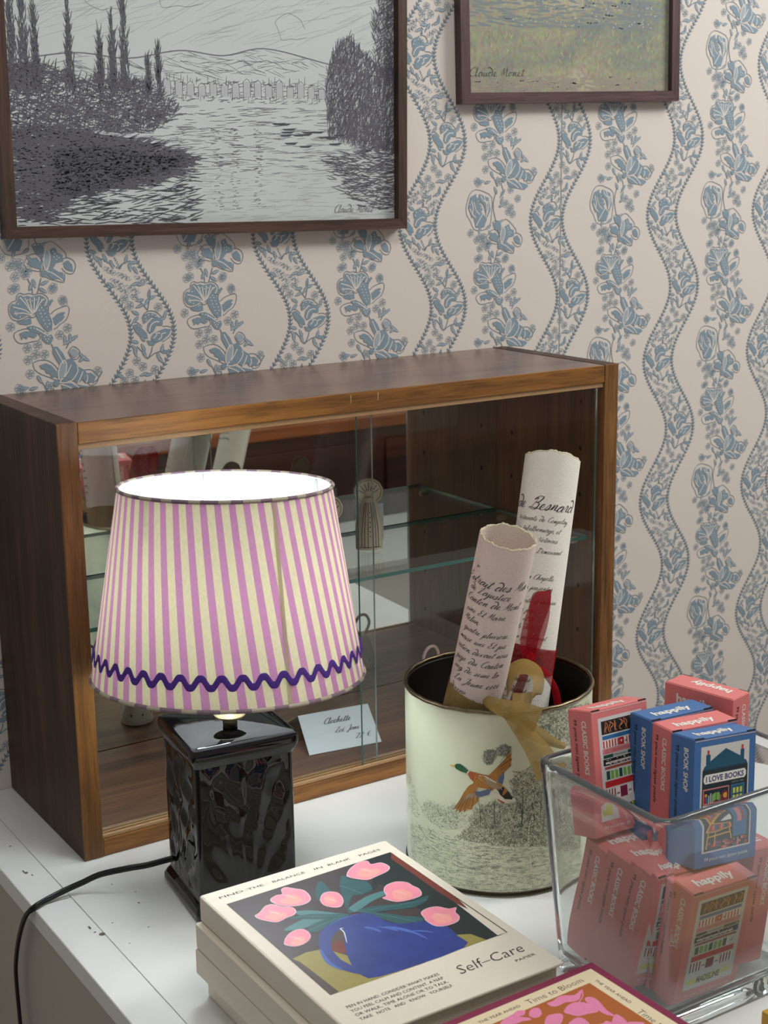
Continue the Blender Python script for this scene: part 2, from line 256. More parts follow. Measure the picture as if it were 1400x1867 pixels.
# measured outlines of printed artwork (0.1 mm on each surface) and ribbon paths (m)
BK = {'SC':{'pic':[(128,293),(1988,257),(1884,2192),(144,2188)],'strip':[(1992,271),(1990,355),(1994,1410),(1950,1647),(1925,1508),(1912,1202),(1918,819),(1914,384)],'lline':[(1989,1382),(1992,2188),(1884,2192)],'olive':[(160,1503),(317,1474),(453,1505),(699,1763),(1090,2205),(144,2188)],'olive2':[(1579,1966),(1702,2029),(1761,2195),(1451,2182)],'dk':[(160,1503),(194,1577),(216,1918),(229,2186),(144,2188)],'jug':[(736,1170),(892,1140),(1050,1148),(1147,1202),(1180,1319),(1204,1429),(1297,1541),(1458,1585),(1556,1723),(1605,1826),(1585,1992),(1511,2190),(642,2176),(523,2053),(435,1910),(395,1738),(445,1499),(544,1306),(650,1201)],'hole':[(803,1308),(719,1317),(605,1415),(522,1596),(506,1754),(534,1890),(588,1727),(677,1532)],'holeR':[(695,1479),(635,1458),(561,1494),(517,1592),(543,1653),(611,1680),(659,1562)],'T1':[(1372,434),(1465,340),(1605,276),(1692,299),(1683,375),(1781,401),(1805,515),(1739,587),(1595,618),(1487,631),(1410,556),(1367,484)],'T2':[(690,342),(748,322),(806,388),(860,462),(862,563),(826,662),(748,705),(641,688),(545,611),(506,511),(525,441),(607,409),(659,420)],'T3':[(915,700),(991,629),(1067,642),(1109,712),(1081,841),(1003,933),(939,922),(886,851),(883,776)],'T4':[(251,643),(314,616),(410,540),(488,546),(535,628),(605,691),(605,774),(551,830),(466,841),(364,862),(292,788),(252,714)],'T5':[(1497,910),(1570,834),(1688,825),(1767,896),(1775,979),(1791,1067),(1747,1171),(1668,1196),(1554,1184),(1476,1154),(1429,1076),(1413,1016),(1464,1002)],'T6':[(1552,1463),(1637,1427),(1741,1452),(1802,1543),(1875,1561),(1818,1626),(1803,1710),(1735,1779),(1610,1784),(1525,1733),(1507,1619),(1523,1560)],'T7':[(237,1223),(321,1128),(422,1086),(496,1115),(504,1211),(459,1291),(371,1339),(287,1332),(232,1272)],'L1':[(871,694),(993,479),(1090,393),(1089,521),(1057,651),(972,641),(875,707)],'L2':[(1184,614),(1298,435),(1352,447),(1336,514),(1394,581),(1458,678),(1404,844),(1259,843),(1179,836),(1041,1008),(1040,1079),(990,1092),(1048,916),(1117,768)],'L3':[(1004,1030),(1169,952),(1344,902),(1529,918),(1477,981),(1296,1018),(1140,1078),(1054,1103)],'L4':[(1087,1088),(1244,1102),(1415,1174),(1597,1229),(1790,1217),(1725,1295),(1576,1336),(1411,1292),(1258,1232),(1138,1196)],'L5':[(1076,1105),(1243,1255),(1380,1413),(1523,1560),(1401,1600),(1265,1518),(1208,1386),(1145,1224)],'L6':[(491,858),(684,900),(832,1004),(980,1108),(875,1128),(686,1019),(555,927)],'L7':[(588,785),(735,850),(908,1034),(980,1108),(823,1021),(639,939)],'L8':[(341,1029),(485,971),(656,951),(803,1054),(658,1068),(505,1099)],'L9':[(502,1164),(632,1073),(814,1076),(980,1108),(762,1165),(596,1217)],'L10':[(1420,780),(1523,672),(1641,624),(1616,711),(1510,792),(1427,846)],'wHL':[(696,1545),(770,1375),(779,1291),(807,1302),(764,1416),(687,1582),(537,1892),(550,1826)],'para':[(163,2420),(1084,2413),(154,2488),(1082,2492),(157,2545),(1082,2563),(165,2623),(1086,2637)],'self':[(1267,2492),(1884,2464)],'sc2':[(1239,2521),(1943,2528),(1756,2649),(1971,2636),(127,167),(1951,146)]},'BL':{'cream':[(-80,83),(-1528,-2)],'orange':[(-251,239),(-1397,174)],'P1':[(-738,272),(-677,276),(-600,255),(-534,269),(-473,313),(-390,287),(-363,290),(-430,343),(-488,385),(-552,380),(-605,351),(-689,357),(-736,333)],'P2':[(-714,453),(-628,400),(-545,394),(-485,437),(-452,511),(-461,586),(-493,611),(-576,584),(-657,565),(-695,499)],'P3':[(-427,395),(-388,407),(-364,458),(-382,544),(-410,638),(-408,743),(-455,687),(-466,614),(-464,502),(-458,434)],'P4':[(-963,307),(-898,263),(-838,283),(-859,349),(-906,386),(-958,381),(-976,345)],'P5':[(-1244,283),(-1145,241),(-1064,234),(-1008,216),(-953,249),(-999,297),(-1053,290),(-990,351),(-1009,385),(-1071,357),(-1144,355)],'P6':[(-973,522),(-869,422),(-802,422),(-744,454),(-768,511),(-885,584)],'P7':[(-826,626),(-703,573),(-647,597),(-649,675),(-686,727)],'P8':[(-604,786),(-519,746),(-502,781),(-469,819),(-498,861)],'stem':[(-367,290),(-424,365),(-515,416)],'t1':[(-864,142),(-260,174)],'t2':[(-1369,106),(-936,130)],'t3':[(-177,240),(-218,678)],'t4':[(-238,826),(-251,994)]},'TN':{'beak':[(-2869,1493),(-2801,1502),(-2805,1474),(-2850,1479)],'head':[(-2805,1488),(-2796,1512),(-2773,1523),(-2736,1527),(-2700,1508),(-2642,1462),(-2664,1430),(-2736,1442),(-2792,1462)],'ring':[(-2667,1433),(-2646,1465),(-2632,1457),(-2657,1424)],'breast':[(-2657,1428),(-2632,1460),(-2559,1450),(-2533,1407),(-2585,1338),(-2628,1378)],'body':[(-2593,1355),(-2559,1450),(-2490,1438),(-2423,1434),(-2356,1383),(-2255,1294),(-2221,1257),(-2271,1204),(-2355,1239),(-2423,1272),(-2524,1282),(-2585,1293)],'wing':[(-2576,1339),(-2646,1285),(-2700,1203),(-2756,1093),(-2829,977),(-2775,1007),(-2794,966),(-2753,987),(-2756,955),(-2701,1003),(-2701,970),(-2656,1019),(-2611,1017),(-2594,1065),(-2542,1117),(-2530,1169),(-2559,1224),(-2542,1280)],'wdark':[(-2655,1193),(-2701,1130),(-2728,1071),(-2647,1148),(-2594,1161),(-2568,1141),(-2550,1188),(-2611,1208)],'spec':[(-2585,1239),(-2524,1237),(-2389,1292),(-2419,1214),(-2516,1174),(-2555,1188)],'wing2':[(-2423,1434),(-2356,1509),(-2306,1563),(-2256,1617),(-2201,1723),(-2203,1669),(-2186,1687),(-2193,1624),(-2179,1629),(-2192,1571),(-2186,1547),(-2206,1526),(-2256,1474),(-2289,1402),(-2339,1374)],'spec2':[(-2322,1402),(-2272,1483),(-2260,1420),(-2280,1330),(-2331,1362)],'white':[(-2439,1217),(-2355,1284),(-2254,1176),(-2153,1173),(-2139,1136),(-2221,1112),(-2321,1127)],'tail':[(-2330,1275),(-2272,1303),(-2221,1257),(-2184,1198),(-2170,1183),(-2178,1156),(-2254,1164),(-2305,1213)],'back':[(-2550,1405),(-2423,1389),(-2288,1294),(-2322,1261),(-2439,1316)],'back2':[(-2542,1424),(-2456,1423),(-2339,1356),(-2423,1371)],'orangeF':[(-2338,1170),(-2254,1122),(-2271,1113),(-2330,1149)],'wood':[(-2796,624),(-2739,701),(-2647,792),(-2647,920),(-2524,1064),(-2389,1129),(-2254,1095),(-2153,1109),(-2205,1293),(-2155,1470),(-2034,1461),(-1911,1571),(-1797,1498),(-1541,1547),(-1247,1271),(-1217,379),(-1901,569),(-2337,610),(-2594,634)],'topR':[(-1916,2124),(-1725,2128),(-1503,2095),(-991,2007),(-945,1416),(-1494,1643),(-1721,1771),(-1858,1903),(-1915,2018)],'sm1':[(-2474,1682),(-2423,1717),(-2356,1714),(-2340,1652),(-2389,1561),(-2448,1540),(-2482,1609)],'sm2':[(-2356,1723),(-2273,1786),(-2190,1749),(-2198,1669),(-2256,1635),(-2323,1653)],'leftT':[(-3681,1130),(-3582,1133),(-3444,1038),(-3373,878),(-3342,702),(-3495,677),(-3704,700)],'midT':[(-3339,854),(-3163,992),(-3066,968),(-2913,993),(-2813,1053),(-2701,966),(-2665,862),(-2776,749),(-2978,697),(-3220,748)],'ground':[(-3601,593),(-2978,679),(-2739,627),(-1901,559),(-1217,370),(-1155,-165),(-2077,35),(-2741,67),(-3288,116),(-3617,161)],'birch':[(-1977,893),(-1994,730),(-1983,544),(-1954,318)]},'RB':{'gold_tail':[(0.3618,-0.2709,0.2099),(0.3364,-0.3418,0.2253),(0.3512,-0.3649,0.2201),(0.3615,-0.3795,0.2128)],'gold_tail2':[(0.3423,-0.3529,0.2207),(0.3481,-0.3736,0.2035),(0.3524,-0.3932,0.1866),(0.3565,-0.4072,0.1675)],'gold_tail3':[(0.3476,-0.365,0.2112),(0.3642,-0.3854,0.1977),(0.3821,-0.3995,0.1879)],'gold_loop':[(0.3797,-0.3039,0.2199),(0.385,-0.3018,0.2396),(0.3986,-0.3084,0.247),(0.4091,-0.3172,0.2392),(0.4018,-0.3286,0.2252),(0.3853,-0.3325,0.2174),(0.3659,-0.3316,0.22)],'red_loop':[(0.4087,-0.2906,0.2462),(0.4172,-0.2871,0.2785),(0.4244,-0.2941,0.3136),(0.432,-0.2959,0.3246),(0.435,-0.3009,0.3134),(0.4318,-0.2948,0.2842),(0.4156,-0.2934,0.252)],'red_band':[(0.408,-0.2817,0.233),(0.4167,-0.2902,0.2445),(0.4337,-0.2929,0.2515),(0.4568,-0.2868,0.2388)],'red_tail':[(0.4137,-0.2939,0.2461),(0.4189,-0.3117,0.2375),(0.428,-0.3225,0.2198),(0.4307,-0.3291,0.2021)]}}

# ---------------- the room: papered wall, floor, counter ----------------
WY = 0.2563
PX, PZ = 0.2335, 0.2325
m_paper = mat('wallpaper_ground', (216, 207, 198), 0.75, noise=(900, 0.05), bump=(1400, 0.12))
m_blue = mat('wallpaper_blue', (130, 149, 161), 0.75, noise=(500, 0.25))
m_line = mat('wallpaper_ink', (110, 128, 140), 0.75)
m_cream = mat('wallpaper_cream', (222, 215, 207), 0.75)
m_pale = mat('wallpaper_pale', (160, 172, 180), 0.75, noise=(1200, 0.2))
def tear(cx, cz, ang, L, W, mi=1, ly=1, sharp=1.0, base=0.0):
    ux, uz = math.cos(ang), math.sin(ang); px_, pz_ = -uz, ux; pts = []
    T = [0, .12, .3, .5, .7, .88, 1]
    for t in T:
        wv = W / 2 * (math.sin(PI * t ** 0.75) ** 0.8 if 0 < t < 1 else 0)
        pts.append((cx + ux * L * t + px_ * wv, cz + uz * L * t + pz_ * wv))
    for t in T[-2:0:-1]:
        wv = W / 2 * (math.sin(PI * t ** 0.75) ** 0.8)
        pts.append((cx + ux * L * t - px_ * wv, cz + uz * L * t - pz_ * wv))
    return (pts, mi, ly)
def disc(cx, cz, r, mi, ly, n=8): return ([(cx + r * math.cos(2 * PI * k / n), cz + r * math.sin(2 * PI * k / n)) for k in range(n)], mi, ly)
def ring(cx, cz, r, w_, mi, ly, n=10):
    p = [(cx + r * math.cos(2 * PI * k / n) * (1 + .12 * (k % 2)), cz + r * math.sin(2 * PI * k / n) * (1 + .12 * (k % 2))) for k in range(n + 1)]
    return stroke(p, w_, mi, ly)
def ragged(cx, cz, ang, L, W, mi, ly):
    """petal with a saw-toothed tip"""
    ux, uz = math.cos(ang), math.sin(ang); nx, nz = -uz, ux
    prof = [(0, 0), (.2, .3), (.45, .48), (.7, .46), (.62, .36), (.86, .36), (.76, .22), (.98, .2), (.84, .08), (1.05, 0), (.84, -.08), (.98, -.2), (.76, -.22), (.86, -.36), (.62, -.36), (.7, -.46), (.45, -.48), (.2, -.3)]
    return ([(cx + ux * L * t + nx * W * v, cz + uz * L * t + nz * W * v) for t, v in prof], mi, ly)
def outline(p, k, w_, mi, ly):
    pts = p[0]; cx = sum(a for a, b in pts) / len(pts); cz = sum(b for a, b in pts) / len(pts)
    q = [(cx + (a - cx) * k, cz + (b - cz) * k) for a, b in pts]; return stroke(q + [q[0]], w_, mi, ly)
def rosette(x, z, r=.0043):
    o = ring(x, z, r, .0008, 4, 1) + [disc(x, z, .0010, 2, 2, 6)]
    for k in range(5): a = k * 1.257 + x * 90; o.append(disc(x + r * .54 * math.cos(a), z + r * .54 * math.sin(a), r * .25, 1, 2, 6))
    return o
def sprig(x, z, ang, n=3, L=.02):
    o = []; c, s = math.cos(ang), math.sin(ang)
    o += stroke([(x, z), (x + c * L * .5 - s * .001, z + s * L * .5 + c * .001), (x + c * L, z + s * L)], .0007, 2, 1)
    for k in range(n):
        t = (k + 1) / n
        for sd in (-1, 1): o.append(tear(x + c * L * t, z + s * L * t, ang + sd * .65, .0075, .0028, 1 if k % 2 else 2, 1))
    o.append(tear(x + c * L, z + s * L, ang, .008, .003, 2, 1)); return o
def peony(x, z, s, rot=0.0):
    o = []
    for a, l, w_ in ((2.55, .95, .5), (.6, .95, .5), (2.05, 1.0, .55), (1.1, 1.0, .55), (1.57, .8, .6)):
        p = tear(x, z - s * .1, a + rot, s * l * 1.12, s * w_ * 1.25, 3, 2); o.append(p)
        o.append(tear(x + .0012 * math.cos(a), z - s * .1 + .0012 * math.sin(a), a + rot, s * l, s * w_, 1, 3))
    for k in range(7):
        a = 1.57 + rot + (k - 3) * .22; o.append(disc(x + s * .92 * math.cos(a), z - s * .05 + s * .92 * math.sin(a), s * .12, 1, 3, 7))
        o.append(disc(x + s * .8 * math.cos(a), z - s * .05 + s * .8 * math.sin(a), s * .045, 3, 4, 6))
    for a in (2.3, 1.57, .85): o += stroke([(x, z), (x + s * .5 * math.cos(a + rot) + .001, z + s * .5 * math.sin(a + rot)), (x + s * .8 * math.cos(a + rot), z + s * .8 * math.sin(a + rot))], .0009, 3, 5)
    o.append(tear(x, z - s * .05, -1.57 + rot, s * .4, s * .35, 1, 3)); return o
def lily(x, z, s, rot=0.0, angs=(-.2, .5, 1.3, 2.2, 3.0)):
    o = []
    for i, a in enumerate(angs):
        p = tear(x, z, a + rot, s * 1.2, s * .62, 3, 2); o.append(p); o += outline(p, 1.0, .0006, 2, 2)
        o.append(ragged(x, z, a + rot, s * .86, s * .42, 1, 3))
        o += stroke([(x + s * .15 * math.cos(a + rot), z + s * .15 * math.sin(a + rot)), (x + s * .75 * math.cos(a + rot), z + s * .75 * math.sin(a + rot))], .0006, 3, 4)
    o.append(tear(x, z, 1.57 + rot, s * .75, s * .25, 4, 5)); o += outline(tear(x, z, 1.57 + rot, s * .8, s * .28), 1, .0008, 3, 5)
    o.append(disc(x, z - s * .05, s * .13, 1, 5)); return o
def fan(x, z, s, rot):
    o = [([(x + s * 1.12 * r_ * math.cos(a), z + s * 1.12 * r_ * math.sin(a)) for r_, a in [(0.05, rot)] + [(1 + .06 * math.cos(k * PI), rot - 1.15 + k * .23) for k in range(11)]], 3, 1)]
    o += outline(o[0], 1.0, .0006, 2, 2)
    for k in range(7):
        a = rot - .9 + k * .3; o.append(tear(x, z, a, s, s * .2, 1, 3)); o.append(disc(x + s * .95 * math.cos(a), z + s * .95 * math.sin(a), s * .11, 1, 3, 8)); o.append(disc(x + s * .93 * math.cos(a), z + s * .93 * math.sin(a), s * .04, 3, 4, 6))
        for q in (.45, .6, .75): o.append(disc(x + s * q * math.cos(a), z + s * q * math.sin(a), s * .022, 3, 4, 5))
    return o
WP = {'FL':[('O',[(-444,9),(-404,50),(-352,62),(-337,125),(-294,150),(-243,129),(-190,140),(-119,121),(-44,136),(21,106),(59,49),(32,-36),(-34,-15),(-70,-73),(-139,-159),(-211,-144),(-276,-171),(-360,-185),(-427,-148),(-454,-67),(-444,9)]),('S',[(-424,1),(-402,30),(-370,12),(-334,55),(-321,114),(-291,126),(-252,100),(-209,113),(-162,94),(-114,103),(-56,115),(-1,91),(34,49),(4,-14),(-43,6),(-83,-52),(-137,-129),(-187,-95),(-253,-141),(-337,-163),(-405,-130),(-434,-68)]),('C',[(-164,-131),(-247,-61),(-393,-15)]),('C',[(-168,-131),(-270,-96),(-390,-95)]),('C',[(-157,-124),(-222,-3),(-301,99)]),('C',[(-151,-118),(-201,-4),(-236,83)]),('C',[(-146,-108),(-170,-6),(-178,79)]),('C',[(-141,-105),(-127,1),(-121,87)]),('C',[(-132,-99),(-85,8),(-58,91)]),('C',[(-119,-90),(-53,16),(-3,59)]),('D',[(-389,-15),(-368,-73),(-359,-113),(-302,91),(-275,65),(-237,79),(-207,61),(-175,71),(-151,49),(-120,71),(-96,57),(-61,83),(-29,53),(1,55),(-315,-137),(-328,21)]),('S',[(-365,-197),(-276,-179),(-181,-158),(-175,-231),(-239,-243),(-321,-228)]),('S',[(-110,-50),(-54,-8),(17,-39),(64,-123),(95,-227),(76,-317),(27,-350),(-22,-300),(-80,-214),(-116,-131)]),('D',[(-70,-73),(-52,-115),(-40,-156),(-21,-198),(-4,-244),(21,-283),(-17,-77),(1,-119),(19,-161),(42,-203),(51,-248),(-36,-45)]),('O',[(63,-143),(131,-87),(229,-53),(309,-45),(317,-121),(267,-219),(187,-264),(114,-320),(95,-227),(63,-143)]),('S',[(86,-182),(125,-164),(170,-127),(218,-114),(268,-117),(232,-160),(258,-167),(218,-216),(185,-234),(129,-270),(104,-228)]),('O',[(-411,-375),(-395,-328),(-305,-294),(-222,-290),(-130,-328),(-78,-397),(-96,-440),(-191,-453),(-318,-467),(-382,-433),(-411,-375)]),('S',[(-340,-340),(-265,-317),(-162,-336),(-113,-380),(-157,-411),(-224,-381),(-252,-416),(-287,-388),(-315,-423),(-324,-377)]),('S',[(-241,-263),(-156,-255),(-75,-292),(-10,-341),(-48,-371),(-121,-353),(-193,-327)]),('D',[(-190,-283),(-148,-290),(-114,-309),(-77,-328)]),('S',[(-64,-378),(5,-359),(72,-384),(90,-431),(49,-501),(-4,-489),(-53,-440)]),('D',[(-23,-401),(14,-394),(45,-407),(-10,-433),(26,-432),(9,-461)]),('C',[(-127,-292),(-57,-338),(14,-384),(69,-364),(98,-309),(109,-248)]),('C',[(64,-133),(95,-227),(85,-318)]),('O',[(-194,-718),(-135,-694),(-39,-690),(48,-731),(127,-825),(152,-930),(124,-969),(9,-913),(-104,-861),(-178,-797),(-194,-718)]),('S',[(-112,-752),(-31,-732),(41,-765),(100,-843),(120,-927),(74,-907),(41,-924),(13,-866),(-29,-856),(-48,-809),(-89,-797)]),('S',[(74,-536),(132,-537),(201,-625),(242,-721),(211,-795),(148,-765),(100,-682),(69,-613)]),('C',[(108,-565),(155,-662),(203,-759)]),('S',[(238,-710),(304,-696),(349,-745),(384,-806),(468,-856),(528,-945),(573,-1016),(479,-1028),(438,-978),(370,-1018),(286,-964),(220,-983),(150,-997),(179,-954),(219,-874),(237,-793)]),('C',[(101,-984),(219,-999),(308,-966),(380,-868),(373,-805)]),('C',[(134,-974),(226,-896),(299,-778)]),('C',[(370,-1018),(419,-935),(445,-874)]),('C',[(479,-1024),(505,-974),(497,-921)]),('L',[(125,-953),(125,-855),(167,-750),(216,-715),(238,-773),(218,-879),(168,-953)]),('C',[(125,-953),(125,-855),(167,-750),(216,-715),(238,-773),(218,-879),(168,-953)]),('O',[(446,-864),(556,-860),(654,-957),(615,-1042),(532,-1059),(482,-983)]),('S',[(498,-904),(553,-901),(616,-957),(586,-1013),(534,-1025),(505,-974)]),('S',[(152,-1024),(262,-1007),(390,-1041),(520,-1074),(545,-1104),(471,-1149),(298,-1122),(180,-1095)]),('C',[(157,-1014),(279,-1068),(363,-1128)]),('C',[(305,-1018),(388,-1078),(428,-1135)]),('O',[(271,-614),(336,-549),(415,-601),(424,-669),(368,-718),(305,-691),(271,-614)]),('L',[(292,-620),(334,-574),(392,-612),(398,-662),(361,-692),(315,-672)]),('B',[(90,-993)]),('O',[(-221,496),(-168,586),(-69,615),(-10,564),(27,483),(0,400),(-108,414),(-180,430),(-221,496)]),('S',[(-185,502),(-129,562),(-55,569),(-8,505),(1,420),(-75,444),(-126,461)]),('S',[(-108,708),(-3,723),(47,681),(35,598),(-49,602),(-91,648)]),('O',[(-116,708),(-60,741),(44,725),(126,757),(207,713),(316,608),(323,544)]),('L',[(27,483),(40,582),(77,660),(115,598),(103,499),(59,409)]),('C',[(48,402),(27,483),(40,582),(77,660),(115,598),(103,499),(59,409)]),('S',[(118,654),(184,684),(215,613),(277,590),(282,509),(192,494),(146,436),(91,407),(122,518)]),('D',[(159,636),(178,605),(202,574),(230,556),(167,565),(195,534)]),('O',[(257,515),(323,552),(411,515),(440,437),(395,350),(311,363),(255,426)]),('S',[(277,490),(342,518),(394,463),(402,378),(334,394),(294,428)]),('S',[(38,402),(145,428),(206,385),(268,369),(279,268),(210,300),(136,292),(75,336)]),('C',[(59,401),(141,366),(262,273)]),('O',[(17,353),(94,299),(177,274),(277,252),(289,358)]),('B',[(21,369)])],'FR':[(-397,476),(-296,456),(-341,348),(-211,366),(-389,198),(135,196),(242,37),(-443,-251),(286,-317),(178,-393),(-115,-500),(-249,-529),(-150,-615),(-34,-621),(-249,-674),(-237,-849),(647,-883),(-365,-1041)],'FS':[[(-15,315),(-48,227),(-76,138)],[(-139,132),(-143,213),(-188,315)],[(59,-500),(96,-595)],[(-25,-1100),(-77,-991),(-128,-900)],[(248,-567),(319,-470),(408,-435)],[(45,-102),(61,-22),(118,35)],[(709,-899),(636,-997),(567,-1033)]],'FT':[(-195,649,-260),(-345,621,-190),(-109,251,-130),(28,259,35),(0,164,-60),(73,8,90),(238,-463,-160),(310,-448,-150),(264,-496,360),(364,-442,60),(456,-713,60),(499,-723,-50),(447,-677,230),(-120,-930,-110),(-29,-1006,140),(-317,-1020,10),(-201,-1031,20),(-153,229,120)],'RO':[('O',[(-589,949),(-529,1123),(-422,1193),(-264,1159),(-124,1074),(-132,822),(-170,657),(-320,607),(-451,631),(-516,755),(-580,838),(-589,949)]),('S',[(-552,948),(-506,1093),(-404,1134),(-450,944),(-390,824),(-483,791)]),('S',[(-353,1132),(-189,1072),(-151,897),(-217,781),(-273,968),(-367,1052)]),('S',[(-451,797),(-390,850),(-320,874),(-217,770),(-264,657),(-413,655)]),('S',[(-422,1109),(-343,1014),(-292,902),(-357,849),(-423,943)]),('C',[(-450,1018),(-413,906),(-343,837)]),('C',[(-524,928),(-483,853),(-423,796)]),('C',[(-497,1037),(-469,945),(-478,835)]),('C',[(-330,1106),(-274,1031),(-189,1010)]),('C',[(-203,1028),(-189,917),(-227,826)]),('C',[(-413,677),(-343,775),(-292,847)]),('D',[(-390,1082),(-371,1034),(-348,985),(-329,933),(-250,1048),(-217,992),(-524,983),(-506,891)]),('C',[(-274,1104),(-217,937),(-236,789)])],'RR':[(224,922),(128,981),(258,827),(176,868),(-344,515),(-507,577),(-390,1309),(8,1300),(352,1049),(222,1183),(-226,398),(-273,512),(-179,414),(117,174),(-344,216),(253,15)],'BD':[('S',[(-8,-347),(49,-337),(106,-387),(179,-467),(194,-536),(153,-529),(86,-502),(21,-434)]),('S',[(133,-278),(158,-223),(240,-203),(323,-234),(341,-280),(259,-262),(187,-320),(140,-341)]),('D',[(168,-255),(215,-233),(265,-232),(310,-257),(177,-298)]),('S',[(188,-425),(204,-342),(270,-283),(351,-268),(411,-315),(403,-382),(322,-372),(272,-453),(224,-475)]),('C',[(214,-449),(242,-366),(302,-328),(359,-332)]),('S',[(233,-535),(258,-484),(341,-448),(435,-423),(527,-441),(477,-512),(392,-573),(310,-596),(254,-571)]),('C',[(267,-538),(315,-499),(305,-477),(363,-477)]),('C',[(335,-564),(383,-526),(380,-493),(444,-477)]),('S',[(169,-555),(231,-565),(310,-599),(262,-633),(205,-620)]),('O',[(-18,-326),(51,-316),(120,-378)]),('O',[(402,-395),(483,-397),(551,-443),(499,-535),(391,-595)]),('O',[(121,-273),(171,-203),(252,-181),(342,-215),(423,-295)])],'BR':[(-474,509),(-192,227),(-94,217),(-64,110),(37,145),(37,31),(-100,-2),(-34,-98),(358,-142),(22,-811),(105,-890),(-82,-959),(268,-944),(-158,-1058),(-15,-1057)],'BS':[[(250,-643),(222,-726),(172,-796)],[(172,-796),(280,-731),(420,-700)],[(172,-796),(141,-740),(76,-671),(33,-625)],[(-276,580),(-194,474),(-60,292)],[(-60,292),(-201,361),(-380,330)],[(-60,292),(-111,387),(-128,470),(-130,614)],[(58,4),(154,-107),(207,-174)],[(-369,503),(-434,511),(-501,490)],[(-49,291),(18,287),(84,263)],[(207,-174),(237,-49),(252,13)]],'BT':[(-431,563,200),(-308,418,220),(-378,351,290),(-276,304,-190),(-122,638,190),(-100,489,120),(19,391,150),(45,292,50),(100,220,-150),(-184,61,-260),(138,103,130),(242,45,140),(101,-40,320),(201,-68,-220),(285,-11,30),(96,-113,350),(31,-193,260),(30,-287,-240),(450,-237,120),(407,-293,20),(2,-563,280),(112,-521,220),(-2,-643,220),(10,-708,-130),(119,-642,200),(136,-735,-120),(328,-782,-140),(387,-671,130),(443,-723,10),(356,-823,-100),(104,-993,340),(184,-1000,10),(-215,-984,250),(-194,474,60)]}
def trace(items, jit=0):
    o = []
    for kd, pts in items:
        p = [(a * 1e-4, c * 1e-4) for a, c in pts]
        if kd == 'S': o.append((p, 1, 3))
        elif kd == 'L': o.append((spline(p, 2, True), 4, 3.3))
        elif kd == 'O': o += stroke(spline(p, 2), .0009, 2, 1)
        elif kd == 'C': o += stroke(spline(p, 3), .0013, 3, 4)
        elif kd == 'D': o += [disc(a, c, .0009, 3, 4.3, 6) for a, c in p]
        elif kd == 'B': o += [disc(a, c, .0042, 1, 5, 10) for a, c in p]
    return o
def greens(st, lf, ro):
    o = []
    for s_ in st: o += stroke(spline([(a * 1e-4, c * 1e-4) for a, c in s_], 3), .0012, 2, 1.2)
    for a, c, g in lf:
        x, z, g = a * 1e-4, c * 1e-4, g / 100; o.append(tear(x - .0065 * math.cos(g), z - .0065 * math.sin(g), g, .0125, .0048, 1, 1.5)); o += stroke([(x - .004 * math.cos(g), z - .004 * math.sin(g)), (x + .004 * math.cos(g), z + .004 * math.sin(g))], .0005, 3, 2)
    for a, c in ro: o += rosette(a * 1e-4, c * 1e-4, .0052)
    return o
def floral_column():
    return greens(WP['FS'] + [[(-20, 400), (10, 620), (-60, 760), (-100, 980), (-40, 1180)], [(40, -1050), (80, -1160), (20, -1260)]], WP['FT'] + [(30, 720, 60), (-60, 1180, 200), (60, 960, 40), (0, 620, 200), (80, -1180, 90), (190, 560, -30), (-150, 560, 220), (60, 1040, 120)], WP['FR'] + WP['RR']) + trace(WP['RO']) + trace(WP['FL'])
def wave(z): return .0265 * math.cos(2 * PI * (z + .045) / PZ)      # z measured from the fan flower's height
def band():
    o = []; N = 44
    for sd in (-.0302, .0302):
        o += stroke([(wave(k * PZ / 40) + sd, k * PZ / 40) for k in range(41)], .0012, 2, 1)
        for k in range(N):
            z = k * PZ / N; x = wave(z) + sd; d = (wave(z + .001) - wave(z)) / .001; a = math.atan2(1, d)
            for q in (-1, 1): o.append(tear(x, z, a + q * .75, .0056, .0020, 2, 1))
    g = [p for p in greens(WP['BS'], WP['BT'], WP['BR']) if -.0555 - .060 < sum(c for a, c in p[0]) / len(p[0]) < -.0555 + .060] + trace(WP['BD'])
    # the second flower sits half a repeat higher, on the other side of the wave
    o += g
    for pts, mi, l in g:
        cz = sum(c for a, c in pts) / len(pts); cx = sum(a for a, c in pts) / len(pts); z2 = cz + PZ / 2
        dx = wave(z2) - wave(cz); o.append(([(a + dx, c + PZ / 2) for a, c in pts], mi, l + .05))
    return o
wallm = MB()
wallm.add([(-.9, WY, -.95), (3.0, WY, -.95), (3.0, WY, 2.6), (-.9, WY, 2.6)], [(0, 1, 2, 3)], 0)
wallm.add([(-.9, WY + .1, -.95), (3.0, WY + .1, -.95), (3.0, WY + .1, 2.6), (-.9, WY + .1, 2.6)], [(3, 2, 1, 0)], 0)
wallm.add([(-.9, WY, -.95), (-.9, WY + .1, -.95), (-.9, WY + .1, 2.6), (-.9, WY, 2.6)], [(3, 2, 1, 0)], 0)
wallm.add([(3.0, WY, -.95), (3.0, WY + .1, -.95), (3.0, WY + .1, 2.6), (3.0, WY, 2.6)], [(0, 1, 2, 3)], 0)
FC, BC = floral_column(), band()
for i in range(-4, 4):
    for j in range(-4, 4):
        if i < -4: continue
        for src, x0 in ((FC, .788 + i * PX), (BC, .671 + i * PX)):
            if not (-.25 < x0 < 1.75): continue
            z0 = .625 + j * PZ + (x0 - .788) * .0073
            if z0 < -.35 or z0 > 1.35: continue
            wallm.polys(src, lambda a, b, l: (x0 + a, WY - .00025 - .00012 * l, z0 + b))
struct(wallm.build('wall_back', [m_paper, m_blue, m_line, m_cream, m_pale]))
s_ = MB(); s_.box(.9045, .9062, WY - .0004, WY + .001, -.3, 1.35); struct(s_.build('trim_1', mat('paper_seam', (150, 146, 140), .8)))

